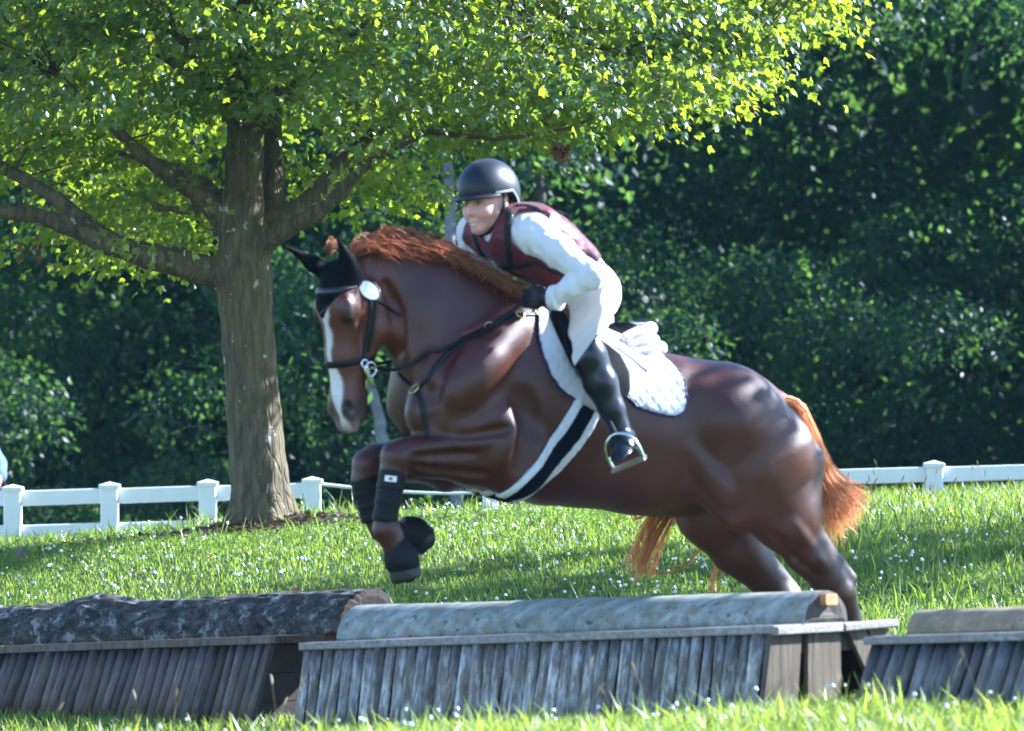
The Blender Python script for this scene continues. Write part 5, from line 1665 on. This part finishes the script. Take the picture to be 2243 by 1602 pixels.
bl_ = cuff(pel + wd*.058, pel + wd*.084, .122, .118, .006)
part('belt', *tube([pel + wd*.064 + (Sd*math.cos(a)*1.15 + norm(np.cross(wd, Sd))*math.sin(a))*.112 for a in np.linspace(0, 2*math.pi, 40)], .011, 8), M_STRAP, br)
# boots
def boot(kn, an, toe_dir, nm='boot'):
    f_ = Field(np.minimum(kn, an) - np.array([.2, .26, .22]), np.maximum(kn, an) + np.array([.2, .2, .1]), .0062)
    d = norm(an - kn)
    top = kn - d*.022
    f_.chain([(kn - d*.09, .064), (kn, .065), (kn*.62 + an*.38, .062), (kn*.25 + an*.75, .047), (an, .041)], .02)
    heel = an + d*.055 - toe_dir*.022; ball_ = an + d*.062 + toe_dir*.125; toe = an + d*.066 + toe_dir*.185
    f_.chain([(heel, .040), (an + d*.045 + toe_dir*.05, .046), (ball_, .042), (toe, .032)], .02)
    sole = norm(d - .15*toe_dir)
    tpd = norm(d + np.array([1.0, 0, -.1]))
    f_.clip(lambda x, y, z: np.maximum(-((x - top[0])*tpd[0] + (y - top[1])*tpd[1] + (z - top[2])*tpd[2]) - .004, (x - heel[0])*sole[0] + (y - heel[1])*sole[1] + (z - heel[2])*sole[2] - .030))
    f_.cone(heel + sole*.026, heel + sole*.045, .030, .028, .006)
    b = part(nm, *f_.mesh(2), M_BOOT, person)
    return heel, ball_, toe, sole
toeN = norm(np.array([-.10, -.80, -.45]))
hl, bl2, to, so = boot(knN, anN, toeN)
toeF = norm(np.array([-.85, .35, -.1]))
hl2, bl3, to2, so2 = boot(knF, anF, toeF)
# gloves: palm and five curled fingers each
def glove(wr, ha, fwd, up, out, side):
    """fwd: along the hand, up: thumb side, out: back of the hand"""
    f_ = Field(np.minimum(wr, ha) - .13, np.maximum(wr, ha) + .13, .0038)
    pb = wr*.25 + ha*.75
    f_.cone(wr + fwd*.012, wr + fwd*.03, .029, .029, .01)
    f_.cone(wr + fwd*.02, pb, .030, .034, .015, out, .7)
    f_.cone(pb + up*.022 + fwd*.02, pb - up*.026 + fwd*.015, .022, .020, .015)
    for i, L in enumerate((.040, .044, .041, .034)):
        k0 = pb + fwd*.034 + up*(.028 - .0185*i) + out*.008
        k1 = k0 + fwd*L*.75 - out*L*.35
        k2 = k1 - fwd*L*.25 - out*L*.72
        k3 = k2 - fwd*L*.55 - out*L*.05
        f_.chain([(k0, .0105), (k1, .0098), (k2, .0092), (k3, .0085)], .003)
    t0 = pb + up*.030 - fwd*.008 - out*.006
    t1 = t0 + fwd*.028 + up*.010 - out*.012; t2 = t1 + fwd*.026 - out*.008 - up*.004
    f_.chain([(t0, .013), (t1, .0115), (t2, .0095)], .006)
    part('glove', *f_.mesh(1), M_GLOVE, person)
fw = norm(haN - wrN); fw = norm(fw + np.array([-.3, .05, -.05]))
upv = norm(np.array([0, .15, 1]) - (np.array([0, .15, 1]) @ fw)*fw); ov = np.cross(fw, upv)
if ov[1] > 0: ov = -ov
glove(wrN, haN, fw, upv, ov, 1)
glove(wrF, haF, norm(haF - wrF), np.array([0, 0, 1.0]), np.array([.1, 1.0, 0]), -1)
# reins, held things of their own
for s, hand, lab in ((1, haN + fw*.03, 'near black rein running from the bit to the rider gloved hand'), (-1, haF + np.array([-.03, -.01, 0]), 'far black rein passing behind the horse neck')):
    b0 = hp(.385, -.122, .056*s) + Dh*.012 - Nh*.046 + Sh*s*.012
    if s > 0:
        pts = [b0, P(880, 806, b0[1]*.5 - .15), P(1000, 752, -.30), P(1080, 712, -.30), hand]
        pts = spline(pts, 36)
        q2 = []
        for p_ in pts:                            # keep the rein outside the neck
            r = BVH.find_nearest(Vector(p_)); d_ = (p_ - np.array(r[0])) @ np.array(r[1])
            q2.append(np.array(r[0]) + np.array(r[1])*.010 if d_ < .010 else p_)
        pts = np.array(q2)
    else:
        pts = []
        for p_ in spline([b0, H(900, 780, .16), H(1010, 720, .18), H(1080, 690, .12), hand], 30):
            r = BVH.find_nearest(Vector(p_)); d_ = (p_ - np.array(r[0])) @ np.array(r[1])
            pts.append(np.array(r[0]) + np.array(r[1])*.010 if d_ < .010 else p_)
        pts = np.array(pts)
    nr_ = np.array([np.array(BVH.find_nearest(Vector(p_))[1]) for p_ in pts])
    for _ in range(3): nr_[1:-1] = (nr_[:-2] + nr_[1:-1] + nr_[2:])/3
    single('rein', *ribbon(pts, nr_, .014, .004), M_BLACK, pts[0], lab, 'rein', group='reins')
# stirrups
def stirrup(label, c, sole, toe, lea_top, nrm):
    root = thing('stirrup', label, 'stirrup', c, 'stirrups')
    side = norm(np.cross(sole, toe)); tread = c + sole*.045
    w, hgt = .062, .125
    arc = [tread + side*w, tread + side*w*1.02 - sole*.05, tread + side*w*.75 - sole*.10, tread - sole*hgt, tread - side*w*.75 - sole*.10, tread - side*w*1.02 - sole*.05, tread - side*w]
    part('arch', *tube(spline(arc, 30), .0075, 8), M_STEEL, root)
    V_, F_ = beam(tread + side*(w + .006), tread - side*(w + .006), .052, .014, sole, .005)
    part('tread', V_, F_, simple('tread_rubber', (.20, .18, .13), .7, .2, 40, .2), root, False)
    tp = tread - sole*hgt
    pts = spline([tp, tp*.5 + lea_top*.5 + nrm*.01, lea_top], 12)
    part('leather', *ribbon(pts, np.tile(nrm, (12, 1)), .024, .005), M_BLACK, root)
stirrup('polished steel stirrup iron around the near black boot', bl2*.72 + hl*.28, so, toeN, P(1292, 850, -.27), np.array([.2, -.97, 0]))
stirrup('stirrup iron on the far side, hidden behind the horse', bl3*.8 + hl2*.2, so2, toeF, H(1250, 850, .30), np.array([0, 1.0, 0]))

# ------------------------------------------------------------------ onlooker at the left edge, sitting behind the fence
OY = 16.2
oc = np.array([(-50 - 1121.5)*(20 + OY)/FPX, OY, 0.0]); og = float(gz(oc[0], OY)); oc[2] = .205
on = thing('person', 'person in a blue shirt sitting behind the fence, cut off by the left edge', 'person', oc)
def Oo(x, y, z): return oc + np.array([x, y, z])
def skinpart(nm, f_, mat, col=None):
    V_, F_ = f_.mesh(2); o = part(nm, V_, F_, mat, on)
    if col is not None: point_color(o, 'tone', np.tile(np.array(col), (len(V_), 1)))
LB, HB = Oo(-.45, -.6, -.05), Oo(.4, .4, 1.05)
f_ = Field(LB, HB, .011)
f_.ell(Oo(-.06, -.03, .84), (.078, .095, .115), k=.02); f_.ell(Oo(-.06, -.09, .80), (.055, .05, .07), k=.03); f_.cone(Oo(-.06, -.13, .84), Oo(-.06, -.145, .81), .012, .014, .01)
f_.cone(Oo(-.06, 0, .62), Oo(-.06, -.01, .76), .05, .05, .03)
f_.chain([(Oo(.155, -.13, .44), .040), (Oo(.135, -.22, .34), .034), (Oo(.10, -.33, .30), .03), (Oo(.07, -.38, .30), .034)], .015)
for i in range(4): f_.chain([(Oo(.05 + .018*i, -.39, .30), .012), (Oo(.045 + .018*i, -.44, .29), .010), (Oo(.05 + .016*i, -.45, .26), .009)], .004)
f_.chain([(Oo(-.27, -.13, .42), .040), (Oo(-.23, -.30, .30), .03), (Oo(-.18, -.36, .30), .034)], .015)
skinpart('body', f_, M_SKIN, (.30, .15, .09))
f_ = Field(LB, HB, .011)
f_.chain([(Oo(-.06, .04, .12), .15), (Oo(-.06, .03, .35), .14), (Oo(-.06, 0, .55), .13), (Oo(-.06, 0, .63), .09)], .05, (1, 0, 0))
f_.chain([(Oo(.09, 0, .60), .07), (Oo(.14, -.04, .52), .062), (Oo(.16, -.11, .445), .055)], .03)
f_.chain([(Oo(-.21, 0, .60), .07), (Oo(-.26, -.04, .52), .062), (Oo(-.27, -.11, .445), .055)], .03)
skinpart('shirt', f_, clothmat('blue_shirt_cotton', (.12, .20, .62), .8, .4))
f_ = Field(LB, HB, .012)
for sx in (-1, 1):
    f_.chain([(Oo(-.06 + .09*sx, .0, .10), .10), (Oo(-.04 + .12*sx, -.28, .30), .075), (Oo(-.04 + .11*sx, -.42, .06), .05)], .03)
skinpart('trousers', f_, clothmat('dark_trousers', (.020, .020, .028), .85, .4))
f_ = Field(LB, HB, .010)
for sx in (-1, 1): f_.chain([(Oo(-.04 + .11*sx, -.42, .04), .05), (Oo(-.04 + .11*sx, -.53, .03), .04)], .02)
skinpart('shoes', f_, M_BLACK)
f_ = Field(LB, HB, .010)
f_.ell(Oo(-.06, -.01, .875), (.088, .105, .10), k=.02); f_.clip(lambda x, y, z: (oc[2] + .845 - z) - .55*np.clip(y - oc[1], -.1, .15))
skinpart('hair', f_, M_HAIR)

# ------------------------------------------------------------------ grass, clover and litter
def grassmat(name, c0, c1, trans, tw):
    return leafmat(name, c0, c1, trans, tw, .42, .45)
M_GRASS = grassmat('meadow_grass_blade', (.028, .075, .014), (.085, .130, .026), (.36, .52, .05), .40)
M_GRASSF = grassmat('foreground_grass_blade', (.070, .125, .022), (.150, .195, .040), (.44, .58, .07), .42)
M_CLOVER = grassmat('clover_leaf', (.018, .062, .014), (.040, .095, .022), (.16, .36, .03), .32)
def scatter(n, X, Y, dens=None):
    x = rng.uniform(*X, n); y = rng.uniform(*Y, n)
    if dens is not None:
        ok = rng.random(n) < dens(x, y); x, y = x[ok], y[ok]
    return np.stack([x, y, gz(x, y) - .004], 1)
def visible_x(y): return 1121.5*(y + 20)/FPX*1.12 + .15
def inview(x, y): return np.where(np.abs(x) < visible_x(y), 1.0, np.where(np.abs(x) < visible_x(y) + 1.6, .5, 0))
# keep grass out of the jumps
def clear(p):
    ok = np.ones(len(p), bool)
    for A, B, W, sp in ((A1, B1, .62, .06), (A2, B2, .56, .125), (A3, B3, .50, .14)):
        J = norm(B - A); Q = norm(np.array([-J[1], J[0], 0])); d = p - A
        s_ = d @ J; q_ = d @ Q
        ok &= ~((s_ > -.03) & (s_ < np.linalg.norm(B - A) + .03) & (q_ > -sp - .05) & (q_ < W + sp + .05))
    return p[ok]
mb = MB()
# bank behind the jumps
p = scatter(205000, (-5.0, 5.2), (2.2, 10.6), lambda x, y: inview(x, y)*np.clip(.55 + .1*(y - 3), .4, 1))
p = p[np.hypot(p[:, 0] - tb[0], p[:, 1] - TY) > .30 + .25*rng.random(len(p))]
n = len(p)
tall = vnoise(p*np.array([1, 1, 0]), 1.6, 71)*.5 + .5
hgt = (.019 + .024*rng.random(n) + .028*tall**2)*(1 + .55*sstep(1.0, 2.6, p[:, 0]))
mb.add(*blades(p, hgt, rng.uniform(.0045, .0080, n), rng.uniform(.1, .9, n), rng.uniform(0, 6.28, n)))
# taller tufts, most of them on the right of the bank and along the crest
p = scatter(17000, (-5.0, 5.2), (3.5, 10.4), lambda x, y: inview(x, y)*(.06 + .50*sstep(.8, 2.4, x) + .10*(y > 8.2)))
p = p[np.hypot(p[:, 0] - tb[0], p[:, 1] - TY) > .36]
n = len(p)
mb.add(*blades(p, rng.uniform(.09, .20, n), rng.uniform(.005, .010, n), rng.uniform(.2, .9, n), rng.uniform(0, 6.28, n)))
# beyond the crest to the fence and the wood
p = scatter(42000, (-6.5, 6.8), (10.6, 16), lambda x, y: inview(x, y)*.8)
n = len(p)
mb.add(*blades(p, rng.uniform(.05, .13, n), rng.uniform(.006, .010, n), rng.uniform(.1, .8, n), rng.uniform(0, 6.28, n)))
single('bank_grass', *mb.out(), M_GRASS, (0, 6, float(gz(0, 6))), 'sunlit green grass covering the bank behind the jumps', 'grass', 'stuff', False)
mb = MB()
p = clear(scatter(48000, (-3.7, 3.7), (-3.6, 2.4), inview)); n = len(p)
mb.add(*blades(p, rng.uniform(.03, .085, n), rng.uniform(.004, .007, n), rng.uniform(.2, .9, n), rng.uniform(0, 6.28, n)))
p = clear(scatter(62000, (-3.6, 3.6), (-3.2, -.2), lambda x, y: inview(x, y)*(.5 + .5*(y < -.8)))); n = len(p)
mb.add(*blades(p, rng.uniform(.06, .12, n), rng.uniform(.005, .009, n), rng.uniform(.2, .9, n), rng.uniform(0, 6.28, n)))
p = clear(scatter(620, (-2.1, 2.1), (-2.6, -1.0), inview)); n = len(p)
mb.add(*blades(p, rng.uniform(.11, .20, n), rng.uniform(.007, .012, n), rng.uniform(.15, .7, n), rng.uniform(0, 6.28, n)))
single('foreground_grass', *mb.out(), M_GRASSF, (0, -1.5, float(gz(0, -1.5))), 'bright blurred grass in front of the jumps along the bottom edge', 'grass', 'stuff', False)
# clover leaves and white flower heads
CL = np.array([[0, 0, 0], [.28, .25, -.04], [.26, .6, -.05], [0, .72, -.02], [-.26, .6, -.05], [-.28, .25, -.04]])
CF = np.array([[0, 1, 2, 3], [0, 3, 4, 5]])
p = scatter(11000, (-3.4, 3.4), (3.5, 9.6), lambda x, y: inview(x, y)*np.clip(vnoise(np.stack([x, y, 0*x], 1), .9, 81) + .55, 0, 1))
n = len(p); p[:, 2] += rng.uniform(.03, .075, n)
b = np.repeat(p, 3, 0); az = np.repeat(rng.uniform(0, 6.28, n), 3) + np.tile([0, 2.09, 4.19], n)
tip = np.stack([np.cos(az), np.sin(az), .25 + 0*az], 1)
V, F = leaves(b, tip, np.tile([0, 0, 1.0], (len(b), 1)) + rdir(len(b))*.3, np.repeat(rng.uniform(.014, .024, n), 3), CL, CF)
single('clover_leaves', V, F, M_CLOVER, (0, 6, float(gz(0, 6))), 'dark green clover leaves growing among the bank grass', 'clover', 'stuff', False)
OCT = np.array([[1, 0, 0], [0, 1, 0], [-1, 0, 0], [0, -1, 0], [0, 0, 1], [0, 0, -.8], [.7, .7, .55], [-.7, .7, .55], [-.7, -.7, .55], [.7, -.7, .55]])
def flowers(p, size):
    n = len(p)
    T = np.array([[np.cos(a)*np.cos(e), np.sin(a)*np.cos(e), np.sin(e)] for e in (-.5, .35, 1.0) for a in np.linspace(0, 6.28, 7)[:-1]] + [[0, 0, 1.05]])
    F = []
    for r in range(2):
        for i in range(6): F += [[r*6 + i, r*6 + (i+1) % 6, (r+1)*6 + (i+1) % 6], [r*6 + i, (r+1)*6 + (i+1) % 6, (r+1)*6 + i]]
    F += [[12 + i, 12 + (i+1) % 6, 18] for i in range(6)]
    V = p[:, None] + size[:, None, None]*(T[None] + rng.normal(size=(n, 19, 3))*.16)
    return V.reshape(-1, 3), (np.array(F)[None] + (np.arange(n)*19)[:, None, None]).reshape(-1, 3)
t = NT('white_clover_flower')
g = t.n('NewGeometry')
t.color(t.ramp(g.outputs['Random Per Island'], [(0, (.60, .50, .45)), (.3, (.74, .72, .68)), (1, (.80, .80, .78))])); t.set(Roughness=.8)
M_FLOWER = t.m
p = scatter(1750, (-3.4, 3.4), (3.2, 9.6), lambda x, y: inview(x, y)*np.clip(1.1*vnoise(np.stack([x, y, 0*x], 1), 1.1, 91) + .35 - .25*sstep(7.5, 9.5, y) , 0.03, 1))
p2_ = clear(scatter(90, (-2.2, 2.2), (-2.8, -.6), inview))
p = np.concatenate([p, p2_]); n = len(p)
hh = rng.uniform(.06, .125, n); hh[-len(p2_):] += .02
q = p.copy(); q[:, 2] += hh
mb = MB(); mb.add(*flowers(q, rng.uniform(.005, .0092, n)))
single('clover_flowers', *mb.out(), M_FLOWER, (0, 6, float(gz(0, 6))), 'white clover blossoms dotted all over the bank grass', 'clover flowers', 'stuff', False)
# seed heads on the right of the bank and by the foreground
M_SEED = leafmat('grass_seed_head', (.26, .20, .10), (.42, .34, .20), (.45, .36, .18), .35)
p = scatter(200, (.9, 3.4), (4.2, 10), lambda x, y: inview(x, y)*.5)
p = np.concatenate([p, clear(scatter(22, (-2, 2), (-2.3, -1.0), inview))]); n = len(p)
mb = MB()
hh = rng.uniform(.14, .26, n); az = rng.uniform(0, 6.28, n); ln = rng.uniform(.02, .09, n)
for i in range(n):
    d = np.array([math.cos(az[i]), math.sin(az[i]), 0])
    e = p[i] + np.array([0, 0, hh[i]]) + d*ln[i]
    mb.add(*tube(np.array([p[i], p[i]*.5 + e*.5 - d*ln[i]*.2, e]), [.0012, .001, .0008], 3))
    dr = norm(e - p[i] + d*.05)
    mb.add(*tube(np.array([e, e + dr*.012, e + dr*.028, e + dr*.042]), [.001, .0042, .0036, .0006], 5))
single('seed_heads', *mb.out(), M_SEED, (1.8, 7, float(gz(1.8, 7))), 'tan grass seed heads standing above the bank on the right', 'seed heads', 'stuff', False)
# bare mulch and dead leaves at the foot of the maple
M_MULCH = leafmat('brown_leaf_litter', (.035, .020, .014), (.10, .06, .038), (.10, .05, .03), .15)
n = 3000
a = rng.uniform(0, 6.28, n); r = np.abs(rng.normal(0, .36, n)) + .1
x = tb[0] + np.cos(a)*r*1.55; y = TY + np.sin(a)*r*1.0 - .05
p = np.stack([x, y, gz(x, y) + .022 + rng.uniform(0, .03, n)*np.exp(-r*1.5)], 1)
V, F = leaves(p, rdir(n)*np.array([1, 1, .3]), rdir(n)*.5 + np.array([0, 0, 1]), rng.uniform(.02, .05, n), WL, WF)
single('leaf_litter', V, F, M_MULCH, tb, 'dark brown mulch and leaf litter around the maple foot', 'leaf litter', 'stuff', False)
M_REDL = leafmat('red_fallen_leaf', (.28, .03, .025), (.34, .05, .03), (.4, .06, .03), .3)
def fallen(px, py, Y, s, mat, label):
    p = P(px, py, Y); p[2] = float(gz(p[0], Y)) + .075
    V, F = leaves(p[None], np.array([[.5, -.3, .5]]), np.array([[-.3, -.8, .5]]), np.array([s]), MAPLE, MAPF)
    single('fallen_leaf', V, F, mat, p, label, 'leaf', smooth=False, group='fallen leaves')
fallen(640, 1270, 5.15, .055, M_REDL, 'red fallen leaf in the grass above the bark log')
fallen(36, 1200, 7.6, .09, M_MULCH, 'brown fallen leaf at the foot of the leftmost white post')

# ------------------------------------------------------------------ the air
t = NT('humid_air')
t.t.nodes.remove(t.b)
pv = t.n('VolumePrincipled')
pv.inputs['Color'].default_value = (.36, .68, 1.0, 1)
pv.inputs['Density'].default_value = .00017
t.l(pv.outputs[0], t.o.inputs['Volume'])
p_ = [(-30, -24, -1.6), (30, -24, -1.6), (30, 56, -1.6), (-30, 56, -1.6), (-30, -24, 12.5), (30, -24, 12.5), (30, 56, 12.5), (-30, 56, 12.5)]
V, F = hexa(p_)
single('haze', V, F, t.m, (0, 16, -1.6), 'thin bluish haze hanging over the field and wood', 'haze', 'stuff', False)
